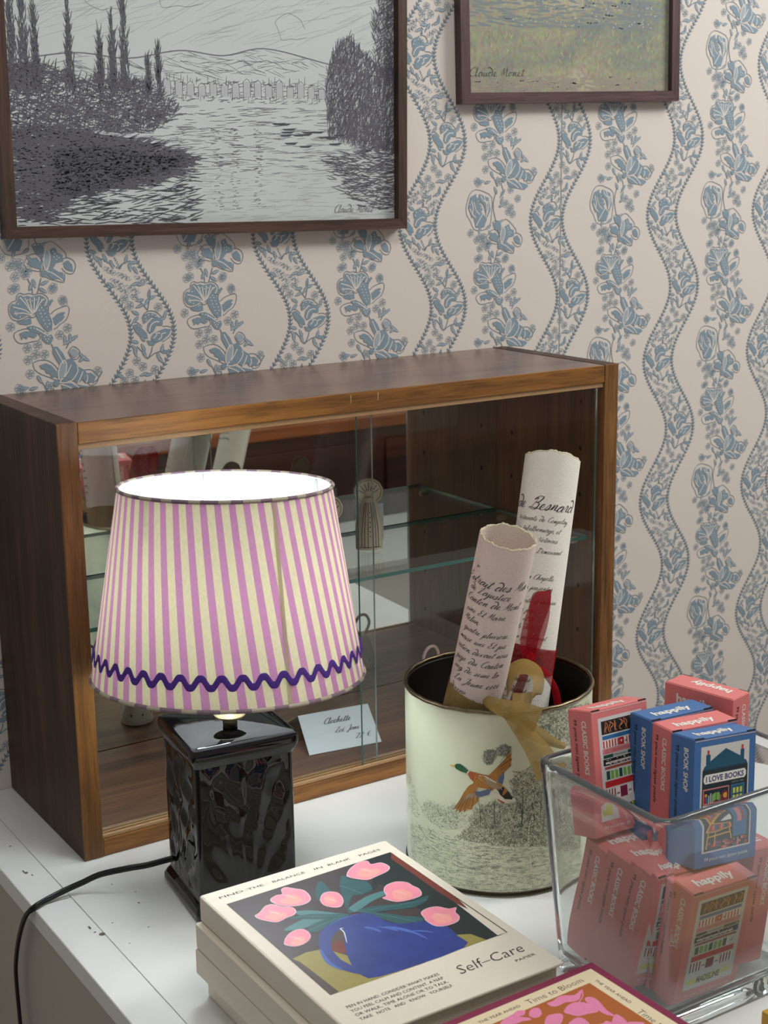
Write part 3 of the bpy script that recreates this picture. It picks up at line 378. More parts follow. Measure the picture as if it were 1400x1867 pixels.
fl = MB(); fl.add([(-3, -4.2, -.95), (4.5, -4.2, -.95), (4.5, WY, -.95), (-3, WY, -.95)], [(0, 1, 2, 3)])
struct(fl.build('floor', wood('floor_boards', (92, 82, 74), (120, 110, 100), (146, 136, 124), 'x', .45, .3)))

# white display counter: carcass, worktop and left trim board
m_white = mat('counter_paint', (226, 227, 224), 0.33, noise=(14, 0.05), bump=(420, 0.10))
m_grime = mat('counter_chip', (96, 92, 84), 0.8)
t = thing('display_counter', 'white painted counter under the lamp, books, tin and glass vase', 'counter', (0, 0, -.95))
def slab(mb, pts, z0, z1, mi=0):
    n = len(pts); v = [(x, y, z0) for x, y in pts] + [(x, y, z1) for x, y in pts]
    mb.add(v, [tuple(range(n))[::-1], tuple(range(n, 2 * n))] + [(k, (k + 1) % n, n + (k + 1) % n, n + k) for k in range(n)], mi)
Hc = .95
b = MB(); slab(b, [(-.0431, -1.25), (.915, -1.25), (.869, -.345), (.857, -.13), (.846, WY - .0016), (-.0431, WY - .0016)], Hc - .022, Hc); b.build('worktop', m_white, t)
b = MB()
for y0, y1 in ((-1.25, -.0695), (-.0665, WY - .0016)): b.box(-.0866, -.0433, y0, y1, Hc - .0225, Hc - .0004, 0, .0009, 1)
b.build('edge_board', m_white, t)
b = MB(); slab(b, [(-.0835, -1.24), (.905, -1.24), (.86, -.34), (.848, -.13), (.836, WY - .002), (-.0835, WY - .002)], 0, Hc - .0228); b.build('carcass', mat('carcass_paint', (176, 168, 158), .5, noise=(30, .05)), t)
b = MB()
for x, y, r, k in ((-.0655, .0134, .0022, 1), (-.0668, .0185, .0014, 2), (-.0615, .004, .0012, 2), (-.0462, -.1658, .0028, 1), (-.051, -.158, .0011, 1), (-.052, -.146, .0016, 2), (.0, -.18, .0009, 1), (.013, -.125, .0012, 1), (-.028, -.15, .0009, 1), (.02, -.10, .0008, 1), (-.03, -.2, .0008, 1), (.005, -.068, .0010, 1), (-.058, .09, .0012, 1)):
    q = [(x + r * (1 + .4 * rnd.random()) * math.cos(a) * (.55 if k > 1 else 1), y + r * (1 + .4 * rnd.random()) * math.sin(a) * k) for a in [i * 1.05 for i in range(6)]]
    b = MB(); b.add([(u, v, Hc + .00015) for u, v in q], [tuple(range(6))]); b.build('paint_chip', m_grime, t)

# ---------------- wooden display cabinet with mirror back and sliding glass ----------------
W_, H_, D_, T_ = .8, .5134, .2555, .0242
w_in = wood('walnut_inside', (82, 48, 24), (112, 70, 36), (136, 88, 48), 'z', .35)
w_side = wood('walnut_upright', (42, 26, 17), (66, 43, 29), (90, 61, 42), 'z', .42, 1.0, .2)
w_edge = wood('oak_edge_upright', (72, 45, 20), (114, 75, 34), (144, 100, 50), 'z', .42, 1.3)
w_top = wood('walnut_top', (84, 58, 46), (108, 78, 64), (124, 92, 76), 'x', .25)
w_rail = wood('oak_edge_rail', (88, 54, 22), (138, 90, 38), (170, 116, 54), 'x', .42, 1.3)
w_floor = wood('cabinet_floor_wood', (76, 48, 32), (108, 72, 50), (134, 94, 68), 'x', .3)
cab = thing('display_cabinet', 'wooden tabletop display cabinet with mirror back and sliding glass doors, against the wall', 'cabinet', (0, 0, 0.0))
def two_tone(name, x0, x1, y0, y1, z0, z1, ma, mb_, bev=.0014, inner=None):
    b = MB(); b.box(x0, x1, y0, y1, z0, z1, 0, bev); b.m = [1 if all(b.v[i][1] < y0 + .0016 for i in f) else 0 for f in b.f]
    if inner is not None: b.m = [2 if all(abs(b.v[i][0] - inner) < 1e-5 for i in f) else m for f, m in zip(b.f, b.m)]
    return b.build(name, [ma, mb_, w_in], cab)
two_tone('side_panel', 0, T_, 0, D_, 0.0004, H_, w_side, w_edge, .0014, T_)
two_tone('side_panel', W_ - T_, W_, 0, D_, 0.0004, H_, w_side, w_edge, .0014, W_ - T_)
two_tone('top_panel', T_ + .0003, W_ - T_ - .0003, 0.0006, D_, H_ - .0245, H_ - .0006, w_top, w_rail, .0011)
two_tone('bottom_panel', T_ + .0003, W_ - T_ - .0003, 0.0012, D_ - .0006, .0006, .0215, w_floor, w_rail, .001)
b = MB(); b.box(T_ + .0004, W_ - T_ - .0004, .0215, D_ - .013, .0216, .0262, 0, .0005, 1); b.build('floor_board', w_floor, cab)
for z0, z1 in ((.0217, .0262), (H_ - .031, H_ - .0247)):
    b = MB()
    for y0, y1 in ((.003, .0062), (.0112, .0122), (.0172, .0206)): b.box(T_ + .0004, W_ - T_ - .0004, y0, y1, z0, z1, 0, .0004, 1)
    b.build('door_track', mat('track_wood', (168, 132, 92), .5, noise=(90, .15)), cab)
b = MB(); b.box(T_ + .0004, W_ - T_ - .0004, D_ - .0115, D_ - .0075, .0218, H_ - .0248)
mm = mat('mirror_silver', (214, 214, 210), 0.0, 1.0); b.build('mirror_back', mm, cab)
g_pane = thin_glass('window_glass'); g_edge = mat('glass_edge', (70, 128, 122), 0.15, trans=.35, noise=(60, .2))
def pane(name, x0, x1, y0, y1, z0, z1, ge=None, par=cab):
    b = MB(); b.box(x0, x1, y0, y1, z0, z1)
    d = (x1 - x0, y1 - y0, z1 - z0); thin = d.index(min(d))
    b.m = []
    for f in b.f:
        c = [sum(b.v[i][k] for i in f) / 4 for k in range(3)]; lo, hi = ((x0, x1), (y0, y1), (z0, z1))[thin]
        b.m.append(0 if abs(c[thin] - lo) < 1e-5 or abs(c[thin] - hi) < 1e-5 else 1)
    return b.build(name, [g_pane, ge or g_edge], par)
pane('sliding_door', .3842, .7690, .0070, .0106, .0222, H_ - .0252)
pane('sliding_door', .0265, .4100, .0128, .0164, .0222, H_ - .0252, mat('glass_edge_pale', (168, 184, 178), .15))
pane('glass_shelf', T_ + .001, W_ - T_ - .001, .030, .2415, .2640, .2690, mat('shelf_edge', (38, 104, 96), .15, trans=.2))
m_peg = mat('peg_beech', (188, 160, 122), .5, noise=(200, .1))
for x, s in ((T_, 1), (W_ - T_, -1)):
    for y in (.055, .2225):
        b = MB(); b.tube([(x - s * .0, y, .2583), (x + s * .012, y, .2583)], .0048, 12); b.build('shelf_peg', m_peg, cab)
hole = mat('peg_hole_dark', (12, 8, 6), .9)
for x, s in ((T_, 1), (W_ - T_, -1)):
    for y in (.049, .206):
        for z in (.06, .126, .192, .325, .391, .457): b = MB(); b.add([(x + s * .0002, y + .0027 * math.cos(k * PI / 6), z + .0033 * math.sin(k * PI / 6)) for k in range(12)], [tuple(range(12))]); b.build('peg_hole', hole, cab)
# scratches on the rail and a scratch on the cabinet floor
b = MB(); sp = spline([(.245, .166, 0), (.232, .13, 0), (.232, .1, 0), (.262, .065, 0)], 6)
b.polys(stroke([(p[0], p[1]) for p in sp], .0011, 0, 0, True), lambda u, v, l: (u, v, .0264)); b.build('floor_scratch', mat('scratch_pale', (176, 148, 122), .6), cab)
for x in (.372, .411): b = MB(); b.add([(x, .0004, H_ - .0035), (x + .0012, .0004, H_ - .0035), (x + .0008, .0004, H_ - .0135), (x + .0002, .0004, H_ - .0135)], [(0, 1, 2, 3)]); b.build('rail_scratch', mat('scratch_light', (196, 164, 120), .6), cab)

# ---------------- table lamp ----------------
lx, ly_, lyaw = .1131, -.1542, -.1122
lamp = thing('table_lamp', 'lit table lamp with black square ceramic base and pink striped shade', 'lamp', (lx, ly_, 0), (0, 0, lyaw))
m_cer = mat('black_ceramic', (6, 6, 7), 0.03, spec=.5)
def sq_ring(h, z, rc, n=24, disp=None):
    """square outline with rounded corners, n points a side"""
    pts = []
    for sd in range(4):
        a0 = -PI / 2 + sd * PI / 2
        for k in range(n):
            u = -1 + 2 * k / (n - 1); x = u * (h - rc); y = -h
            if disp: y += disp(u, z, sd)
            c, s = math.cos(sd * PI / 2), math.sin(sd * PI / 2); pts.append((x * c - y * s, x * s + y * c, z))
        cx, cy = (h - rc), -(h - rc); c, s = math.cos(sd * PI / 2), math.sin(sd * PI / 2)
        for k in range(1, 4):
            a = -PI / 2 + k * PI / 8; x = cx + rc * math.cos(a); y = cy + rc * math.sin(a); pts.append((x * c - y * s, x * s + y * c, z))
    return pts
def relief(u, z, sd):
    v = (z - .022) / .15; e = max(0, min(1, (1 - abs(u)) * 5)) * max(0, min(1, v * 8)) * max(0, min(1, (1 - v) * 8))
    a = math.atan2(v + .15, u * .75 + 1e-6); r_ = math.hypot(u * .75, v)
    fold = abs(((a * 2.3 + r_ * .6) % 1) - .5) * 2
    star = abs(((math.atan2(v - .62, u) * 2.4 / PI + .3) % 1) - .5) * 2 * max(0, 1 - math.hypot(u, (v - .62) * 1.4) / .7)
    return e * (-.0026 + .0042 * fold * (.35 + .65 * min(1, r_)) - .0028 * star + .0008 * math.sin(v * 21 + u * 5))
rows = [sq_ring(.050, 0.0, .006), sq_ring(.0595, .0006, .006), sq_ring(.0615, .004, .007), sq_ring(.0612, .010, .007), sq_ring(.0585, .015, .007), sq_ring(.0560, .019, .007)]
rows += [sq_ring(.0552, .020 + .152 * k / 60, .006, 24, relief) for k in range(61)]
b = MB()
def R40(rws, n=48): return rws
rows = [sq_ring(h, z, rc, 48, d) for h, z, rc, d in [(.050, 0.0, .006, None), (.0595, .0006, .006, None), (.0615, .004, .007, None), (.0612, .010, .007, None), (.0585, .015, .007, None), (.0560, .019, .007, None)]
        + [(.0552, .020 + .152 * k / 72, .006, relief) for k in range(73)]]
b.grid(rows, 0, True); b.add(rows[0], [tuple(range(len(rows[0])))[::-1]]); b.build('ceramic_body', m_cer, lamp)
b = MB(); rows = [sq_ring(h, z, .006, 24) for h, z in ((.0553, .1722), (.0570, .176), (.0592, .180), (.0604, .1855), (.0602, .191), (.0588, .1955), (.0560, .1970), (.040, .1984), (.012, .1992))]
b.grid(rows, 0, True); b.add(rows[-1], [tuple(range(len(rows[0])))]); b.add(rows[0], [tuple(range(len(rows[0])))[::-1]]); b.build('ceramic_lid', m_cer, lamp)
SO = (-.002, -.018)
m_br = mat('nickel_brass', (176, 164, 128), .28, 1.0); m_ann = mat('aged_metal', (120, 112, 92), .35, .9)
b = MB(); b.lathe([(.0, .2031), (.0078, .1985), (.0078, .2108), (.0, .2108)], 24, 0, SO); b.build('socket_stem', m_ann, lamp)
b = MB(); b.lathe([(.0, .2110), (.0165, .2110), (.0178, .2122), (.0172, .2140), (.0120, .2144), (.0116, .2162), (.0, .2162)], 32, 0, SO)
b.tube([(-.0095, -.0182, .2170), (.0055, -.0182, .2170)], .0024, 4); b.build('locking_nut', m_br, lamp)
b = MB(); b.lathe([(.0, .2164), (.0085, .2164), (.0085, .262), (.0125, .266), (.0135, .31), (.0, .31)], 24, 0, SO); b.build('bulb_holder', mat('holder_white', (220, 218, 210), .4), lamp)
m_bulb = bpy.data.materials.new('bulb_glow'); m_bulb.use_nodes = True; bb = m_bulb.node_tree.nodes['Principled BSDF']; bb.inputs['Emission Color'].default_value = (.86, .95, 1, 1); bb.inputs['Emission Strength'].default_value = 30
b = MB(); b.lathe([(.0, .3105), (.012, .3105), (.016, .325), (.027, .345), (.030, .360), (.027, .376), (.016, .388), (.0, .392)], 24, 0, SO); b.build('bulb', m_bulb, lamp)
L = bpy.data.lights.new('bulb_light', 'POINT'); L.energy = 5.2; L.color = (.93, .975, 1.0); L.shadow_soft_size = .035
lo = bpy.data.objects.new('bulb_light', L); sc.collection.objects.link(lo); lo.parent = lamp; lo.location = (.000, -.014, .350)
# the shade: a truncated cone tipped slightly
ax = Vector((.0477, .0484, 1)).normalized(); top = Vector((.1215, -.1584, .4579)); r1, r0, hs = .1115, .1438, .2003
inv = Matrix.Translation((lx, ly_, 0)) @ Matrix.Rotation(lyaw, 4, 'Z'); inv = inv.inverted()
e1 = Vector((1, 0, -ax.x)).normalized(); e2 = ax.cross(e1).normalized(); e1 = e2.cross(ax)
def sh(th, v, dr=0.0):
    """angle th, v=0 top..1 bottom"""
    r = r1 + (r0 - r1) * v + dr; p = top - ax * hs * v + (e1 * math.cos(th) + e2 * math.sin(th)) * r; return tuple(inv @ p)
def cloth(name, col, tcol, tr=.38, attr=True):
    m = bpy.data.materials.new(name); m.use_nodes = True; nt = m.node_tree; nt.nodes.clear(); o = nt.nodes.new('ShaderNodeOutputMaterial')
    d = nt.nodes.new('ShaderNodeBsdfDiffuse'); t_ = nt.nodes.new('ShaderNodeBsdfTranslucent'); mx = nt.nodes.new('ShaderNodeMixShader'); mx.inputs[0].default_value = tr
    tc = nt.nodes.new('ShaderNodeTexCoord'); mp = nt.nodes.new('ShaderNodeMapping'); mp.inputs['Scale'].default_value = (900, 900, 60)
    n = nt.nodes.new('ShaderNodeTexNoise'); n.inputs['Scale'].default_value = 1; nt.links.new(tc.outputs['Object'], mp.inputs[0]); nt.links.new(mp.outputs[0], n.inputs['Vector'])
    for sh_, c in ((d, col), (t_, tcol)):
        x = nt.nodes.new('ShaderNodeMix'); x.data_type = 'RGBA'; c_ = srgb(*c); x.inputs['A'].default_value = tuple(k * .82 for k in c_[:3]) + (1,); x.inputs['B'].default_value = tuple(min(1, k * 1.12) for k in c_[:3]) + (1,)
        nt.links.new(n.outputs['Fac'], x.inputs['Factor']); nt.links.new(x.outputs['Result'], sh_.inputs['Color'])
    nt.links.new(d.outputs[0], mx.inputs[1]); nt.links.new(t_.outputs[0], mx.inputs[2]); nt.links.new(mx.outputs[0], o.inputs[0]); MATS[name] = m; return m
m_cr = cloth('cream_cotton', (222, 214, 190), (226, 216, 172)); m_pk = cloth('pink_cotton', (188, 138, 174), (206, 144, 184)); m_seam = cloth('seam_cotton', (212, 202, 180), (208, 196, 160))
NS = 50; twist = .17; b = MB(); NV = 16
a_seam = math.radians(-92)
for k in range(NS):
    for part, (f0, f1) in enumerate(((0, .47), (.47, 1.0))):
        for q in range(3):
            u0 = k + f0 + (f1 - f0) * q / 3; u1 = k + f0 + (f1 - f0) * (q + 1) / 3; t0 = u0 / NS * 2 * PI; t1 = u1 / NS * 2 * PI
            rows = [[sh(t0 + twist * (v / NV), v / NV), sh(t1 + twist * (v / NV), v / NV)] for v in range(NV + 1)]
            b.grid(rows, 1 if part == 0 else 0)
o = b.build('lamp_shade', [m_cr, m_pk], lamp)
b = MB(); b.grid([[sh(2 * PI * k / 96, v / 6, -.0022) for k in range(96)][::-1] for v in range(7)], 0, True); b.build('shade_lining', cloth('white_lining', (240, 244, 246), (240, 242, 240), .38), lamp)
b = MB(); b.grid([[sh(a_seam + k * .018, v / 8, .0007) for k in range(-1, 2)] for v in range(9)]); b.build('shade_seam', m_seam, lamp)
m_rim = mat('rim_binding', (128, 108, 120), .8, noise=(300, .3))
for v, nm in ((0, 'top_rim'), (1, 'bottom_rim')):
    b = MB(); b.tube([sh(2 * PI * k / 120, v, .0002) for k in range(120)], .0021, 8, 0, True)
    b.m = [1 if (i // 8 * 50 // 120) % 2 else 0 for i in range(len(b.f))]
    b.build(nm, [m_rim, mat('rim_binding_cream', (176, 166, 148), .8)], lamp)
m_wire = mat('wire_white', (225, 230, 230), .4)
hub = inv @ (top - ax * .075)
b = MB()
for th in (math.radians(76), math.radians(0), math.radians(200)):
    p = Vector(sh(th, 0.01, -.0035)); m_ = Vector(sh(th, .24, -.010)); b.tube([p, m_, hub + (m_ - hub) * .12], .0015, 8)
b.tube([hub + Vector((.013 * math.cos(k * PI / 8), .013 * math.sin(k * PI / 8), 0)) for k in range(16)], .0015, 6, 0, True); b.build('shade_spider', m_wire, lamp)
b = MB(); rib = []
NW = 43; n = NW * 10
for sgn in (-1, 1): rib.append([sh(2 * PI * k / n, .862 + .0235 * math.sin(2 * PI * k / 10) + sgn * .0165 * math.sqrt(1 + (1.3 * math.cos(2 * PI * k / 10)) ** 2), .0016) for k in range(n)])
b.grid([rib[0], [sh(2 * PI * k / n, .862 + .0235 * math.sin(2 * PI * k / 10), .0026) for k in range(n)], rib[1]], 0, True); b.build('rickrack_trim', mat('purple_rickrack', (78, 38, 140), .75, noise=(900, .35), bump=(1500, .5)), lamp)
cordp = [(lx - .03, -.12, .034), (.062, -.1085, .032), (.0345, -.1035, .030), (.0117, -.0973, .0295), (-.0124, -.080, .022), (-.030, -.0715, .014), (-.047, -.067, .0085), (-.070, -.070, .0052), (-.0870, -.076, .0035), (-.0935, -.062, -.012), (-.0952, -.040, -.045), (-.0952, -.022, -.080), (-.0950, -.0145, -.11), (-.0950, -.0165, -.17), (-.0950, -.018, -.26), (-.093, -.02, -.5), (-.091, -.02, -.93)]
cp = [inv @ Vector(p) for p in spline(cordp, 6)]
b = MB()
for s in (-1, 1): b.tube([p + Vector((0, .0, s * .0016)) if p.z > -.0 else p + Vector((0, s * .0016, 0)) for p in cp], .0021, 8)
b.build('power_cord', mat('black_rubber', (9, 9, 9), .38), lamp)

# ---------------- printed tin with two paper scrolls ----------------
tx, ty_, TR, TH = .4062, -.2521, .1055, .2162
m_tin = mat('tin_cream_enamel', (216, 220, 190), 0.28, noise=(22, .07), coat=.3)
m_tin2 = mat('tin_inside', (30, 22, 16), .5, .3, noise=(30, .3)); m_rimt = mat('tin_rim_metal', (120, 108, 84), .32, .9, noise=(160, .6))
INK = [mat('ink_grey_green', (74, 84, 80), .4), mat('ink_light', (122, 132, 120), .4), mat('ink_brown_grey', (104, 92, 80), .4), mat('duck_green', (44, 92, 60), .35), mat('duck_orange', (170, 88, 44), .35), mat('duck_brown', (172, 118, 56), .35, noise=(420, .35)),
       mat('duck_dark', (38, 34, 32), .35), mat('duck_blue', (92, 106, 134), .35), mat('duck_white', (224, 216, 196), .35), mat('duck_beak', (206, 176, 92), .35), mat('duck_tan', (164, 140, 112), .35, noise=(700, .4))]
tin = thing('printed_tin', 'round cream tin printed with a flying duck over a wooded field', 'tin', (tx, ty_, 0))
b = MB()
b.lathe([(.0, .003), (.1005, .003), (.1030, TH - .006)], 128, 1); b.lathe([(.1030, TH - .006), (.1045, TH - .004)], 128, 1)
b.lathe([(.1045, .0), (.1050, .002), (.1046, .004), (.1050, .010), (TR - .0003, TH * .5), (TR, TH - .004)], 160, 0)
b.build('tin_wall', [m_tin, m_tin2], tin)
b = MB(); b.tube([(.1050 * math.cos(k * PI / 60), .1050 * math.sin(k * PI / 60), TH - .0022 + .0003 * math.sin(k * 1.3)) for k in range(120)], .0024, 8, 0, True); b.build('tin_rim', m_rimt, tin)
b = MB(); b.lathe([(.0, .0006), (.1040, .0004), (.1064, .0022), (.1064, .0050), (.1052, .0062), (.1046, .0062)], 128); b.build('tin_foot', mat('tin_foot_dark', (58, 50, 38), .35, .8), tin)
TN = BK['TN']
def on_tin(a, z, l): th = a / .105; r = .10555 + .00008 * l; return (r * math.cos(th), r * math.sin(th), z)
P_ = []
U = 1e-4
reg = {k: [(a * U, b_ * U) for a, b_ in v] for k, v in TN.items()}
def bounds(p): return min(a for a, _ in p), max(a for a, _ in p), min(c for _, c in p), max(c for _, c in p)
tr = random.Random(11)
def scatter(poly, n, L_, w_, angs, mis, wav=.3):
    x0, x1, z0, z1 = bounds(poly); k = 0; tries = 0
    while k < n and tries < n * 8:
        tries += 1; x, z = tr.uniform(x0, x1), tr.uniform(z0, z1)
        if not inside((x, z), poly): continue
        k += 1; a = tr.choice(angs) + tr.uniform(-wav, wav); l_ = L_ * tr.uniform(.5, 1.5); c, s = math.cos(a), math.sin(a); bx = tr.uniform(-.25, .25) * l_
        P_.extend(stroke([(x, z), (x + c * l_ * .5 - s * bx, z + s * l_ * .5 + c * bx), (x + c * l_, z + s * l_)], w_ * tr.uniform(.6, 1.3), tr.choice(mis), 0, True))
fo = (.9, 2.2, 1.57, 2.6, .4)
wood_right = [(a + (.0 if a < -.10 else .0), z) for a, z in reg['wood']]
scatter(wood_right, 7500, .0034, .00028, fo, (0, 0, 1, 2, 2))
scatter(reg['topR'], 2200, .0034, .00030, fo, (0, 1, 1)); scatter(reg['sm1'], 420, .0026, .00026, fo, (0, 1)); scatter(reg['sm2'], 320, .0026, .00026, fo, (0, 1))
scatter(reg['leftT'], 260, .003, .0003, fo, (1, 1, 0)); scatter(reg['midT'], 620, .0030, .00024, fo, (1, 1, 1, 0))
scatter(reg['ground'], 1700, .0050, .00026, (0, .08, -.08, 3.1), (1, 1, 0), .15); scatter(reg['ground'], 750, .0028, .00024, (1.4, 1.75), (0, 1), .2)
gx0, gx1, gz0, gz1 = bounds(reg['ground'])
for k in range(60):
    x = tr.uniform(gx0, gx1); z = tr.uniform(gz0, gz1)
    if inside((x, z), reg['ground']): P_ += stroke(spline([(x + i * .0035, z + tr.uniform(-.0007, .0007)) for i in range(5)], 2), .00035, 0, 0, True)
# woods carry on round the hidden side
xr = bounds(reg['wood'])[1]
far = [(xr - .01, .075), (xr - .004, .17), (xr + .03, .19), (xr + .08, .15), (xr + .15, .16), (xr + .2, .12), (xr + .22, .08)]
scatter(far, 3000, .0045, .00034, fo, (0, 1, 2))
for k in range(16):
    x = tr.uniform(reg['wood'][0][0] + .018, bounds(reg['wood'])[1]); z = .079 + tr.uniform(-.004, .006); h = tr.uniform(.02, .05)
    P_ += stroke(spline([(x, z), (x + tr.uniform(-.002, .002), z + h * .5), (x + tr.uniform(-.003, .003), z + h)], 3), tr.uniform(.0004, .0009), 0, 1, True)
P_ += stroke(spline(reg['birch'], 5), .0015, 8, 2)
for i in range(12):
    q = spline(reg['birch'], 5)[i]; P_ += stroke([(q[0] - .0006, q[1]), (q[0] + .0005, q[1] + .0004)], .0005, 6, 3)
for nm, mi, l in (('white', 8, 2), ('wing2', 5, 2), ('spec2', 7, 3), ('wing', 5, 2), ('wdark', 10, 3), ('body', 5, 3), ('spec', 7, 4), ('tail', 6, 4), ('back', 10, 4), ('back2', 8, 5), ('breast', 4, 4), ('head', 3, 5), ('ring', 8, 6), ('beak', 9, 5), ('orangeF', 4, 3)):
    P_.append((reg[nm], mi, l))
wg = reg['wing']; hub_ = wg[0]
for i in (4, 5, 6, 7, 8, 9, 10, 11, 12, 13, 14): P_ += stroke([(hub_[0] * .45 + wg[i][0] * .55, hub_[1] * .45 + wg[i][1] * .55), wg[i]], .00035, 6, 4, True)
wg = reg['wing2']
for i in (3, 4, 5, 6, 7, 8, 9, 10): P_ += stroke([(wg[0][0] * .5 + wg[i][0] * .5, wg[0][1] * .5 + wg[i][1] * .5), wg[i]], .00035, 6, 4, True)
for i in range(3): P_ += stroke([(reg['back'][0][0] + i * .0016, reg['back'][0][1] - i * .0012), (reg['back'][2][0] + i * .0004, reg['back'][2][1] - i * .0012)], .00035, 8, 5, True)
P_.append(disc(reg['head'][3][0] - .0008, reg['head'][3][1] - .0016, .0004, 6, 7, 6))
b = MB(); b.polys(P_, lambda a, c, l: on_tin(a, c, l)); b.build('printed_landscape', INK, tin)

m_scr = mat('scroll_paper', (236, 232, 220), .75, noise=(60, .05), bump=(500, .25)); m_scr2 = mat('scroll_paper_pink', (226, 212, 202), .75, noise=(60, .05), bump=(500, .25)); m_inkb = mat('handwriting_ink', (34, 30, 30), .6)
m_edgep = mat('deckle_edge', (206, 194, 168), .85, noise=(300, .2))
def scroll(base, tip, r, m_, lines, label, first, seed, cut=0.0, turn=0.0):
    A = Vector(base); B_ = Vector(tip); L_ = (B_ - A).length; zx = (B_ - A).normalized()
    to = (Vector(cam.matrix_world.translation) - (A + B_) / 2); to = (to - zx * to.dot(zx)).normalized(); yx = -to; xx = yx.cross(zx)
    M_ = Matrix((xx, yx, zx)).transposed()
    t = thing('paper_scroll', label, 'scroll', A, M_, None)
    q = random.Random(seed); b = MB(); NT = 230; turns = 2.3; jag = [q.uniform(-.0009, .0009) for _ in range(NT + 1)]
    rows = []
    for i in range(NT + 1):
        th = turn + turns * 2 * PI * i / NT; rr = r - .0011 * turns * (1 - i / NT)
        e = L_ + jag[i] + .0005 * math.sin(th * 3 + seed) + .0006 * math.sin(th * 11) + cut * max(0, math.cos(th + PI / 2)) ** 1.5
        rows.append([(rr * math.cos(th), rr * math.sin(th), 0.001 + (e - .001) * k / 14) for k in range(14)] + [(rr * math.cos(th), rr * math.sin(th), e - .0018), (rr * math.cos(th), rr * math.sin(th), e)])
    b.grid(rows); b.m = [1 if i % 15 == 14 else 0 for i in range(len(b.f))]
    o = b.build('rolled_sheet', [m_, m_edgep], t); md = o.modifiers.new('thickness', 'SOLIDIFY'); md.thickness = .0007; md.offset = -1
    pol = []; v = L_ - first
    for s_txt, xh, u0, gap in lines:
        v -= gap; pol += hand(s_txt, u0, v, xh, 0, 1, .115, .45, None, .12)
    pol = [p for p in pol if all(abs(a) < r * 1.75 for a, c in p[0])]
    b = MB(); b.polys(pol, lambda u, c, l: ((r + .00045) * math.sin(u / r), -(r + .00045) * math.cos(u / r), c)); b.build('handwriting', m_inkb, t)
    return t
LA = [('x', .0035, -.030, 0), ('Extrait des Min', .0052, -.042, .0165), ('de Lajustice', .0042, -.034, .0100), ('Canton de Mont', .0044, -.036, .0118), ('eine Et Marie', .0036, -.032, .0122), ('Melun,', .0036, -.033, .0105), ('quatre pluviose', .0036, -.030, .0118), ('maire une Et jus', .0036, -.034, .0118), ('ration, devant nous', .0036, -.036, .0120), ('juge du Canton', .0040, -.034, .0125), ('sieg, de Seine la', .0036, -.034, .0118), ('La Jeune 1811', .0040, -.030, .0135), ('devenu', .0036, -.034, .0120), ('que la dite', .0036, -.03, .0118), ('commune', .0036, -.03, .0118)]
LB = [('de Besnard', .0070, -.043, 0), ('Notariats de Compelay', .0030, -.036, .0135), ('au tabellionnage, et', .0030, -.036, .0118), ('de la des Notaires', .0030, -.036, .0110), ('au Chatel, Demeurant', .0030, -.036, .0130), ('ce a la Chapelle', .0030, -.028, .0300), ('par ces presentes,', .0030, -.030, .0120), ('a transporte et delaisse', .0028, -.036, .0150), ('promis, ce jour', .0028, -.036, .0110), ('la rente et la', .0028, -.034, .0100), ('en est le dela', .0028, -.034, .0095), ('somme en perchement', .0028, -.036, .0110), ('au suivant le', .0028, -.030, .0220), ('une aucune de', .0028, -.034, .0095), ('les heritiers', .0032, -.030, .0170), ('quil dessus', .0032, -.030, .0130), ("d'une", .0034, -.024, .0130), ('et acte', .0034, -.024, .0120)]
scroll((.3452, -.2258, .01), (.3605, -.3291, .4027), .0302, m_scr2, LA, 'shorter open-ended handwritten scroll leaning in the tin, tied with gold ribbon', .0330, 3)
scroll((.4123, -.2520, .01), (.5141, -.2115, .4491), .0321, m_scr, LB, 'taller handwritten scroll in the tin with a red ribbon bow', .0600, 5, .008, 1.0)

def organza(name, col, clear):
    m = bpy.data.materials.new(name); m.use_nodes = True; nt = m.node_tree; nt.nodes.clear(); o = nt.nodes.new('ShaderNodeOutputMaterial')
    d = nt.nodes.new('ShaderNodeBsdfDiffuse'); t_ = nt.nodes.new('ShaderNodeBsdfTranslucent'); tr_ = nt.nodes.new('ShaderNodeBsdfTransparent'); m1 = nt.nodes.new('ShaderNodeMixShader'); m2 = nt.nodes.new('ShaderNodeMixShader'); m1.inputs[0].default_value = .25
    tc = nt.nodes.new('ShaderNodeTexCoord'); n = nt.nodes.new('ShaderNodeTexNoise'); n.inputs['Scale'].default_value = 420; n.inputs['Detail'].default_value = 2; nt.links.new(tc.outputs['Object'], n.inputs['Vector'])
    mp = nt.nodes.new('ShaderNodeMapRange'); mp.inputs['To Min'].default_value = max(0, clear - .15); mp.inputs['To Max'].default_value = clear + .15; nt.links.new(n.outputs['Fac'], mp.inputs['Value']); nt.links.new(mp.outputs[0], m2.inputs[0])
    d.inputs[0].default_value = srgb(*col); t_.inputs[0].default_value = srgb(*col)
    nt.links.new(d.outputs[0], m1.inputs[1]); nt.links.new(t_.outputs[0], m1.inputs[2]); nt.links.new(m1.outputs[0], m2.inputs[1]); nt.links.new(tr_.outputs[0], m2.inputs[2]); nt.links.new(m2.outputs[0], o.inputs[0]); MATS[name] = m; return m
m_red = organza('red_organza', (150, 24, 34), .22); m_gold = organza('gold_organza', (164, 138, 82), .16)
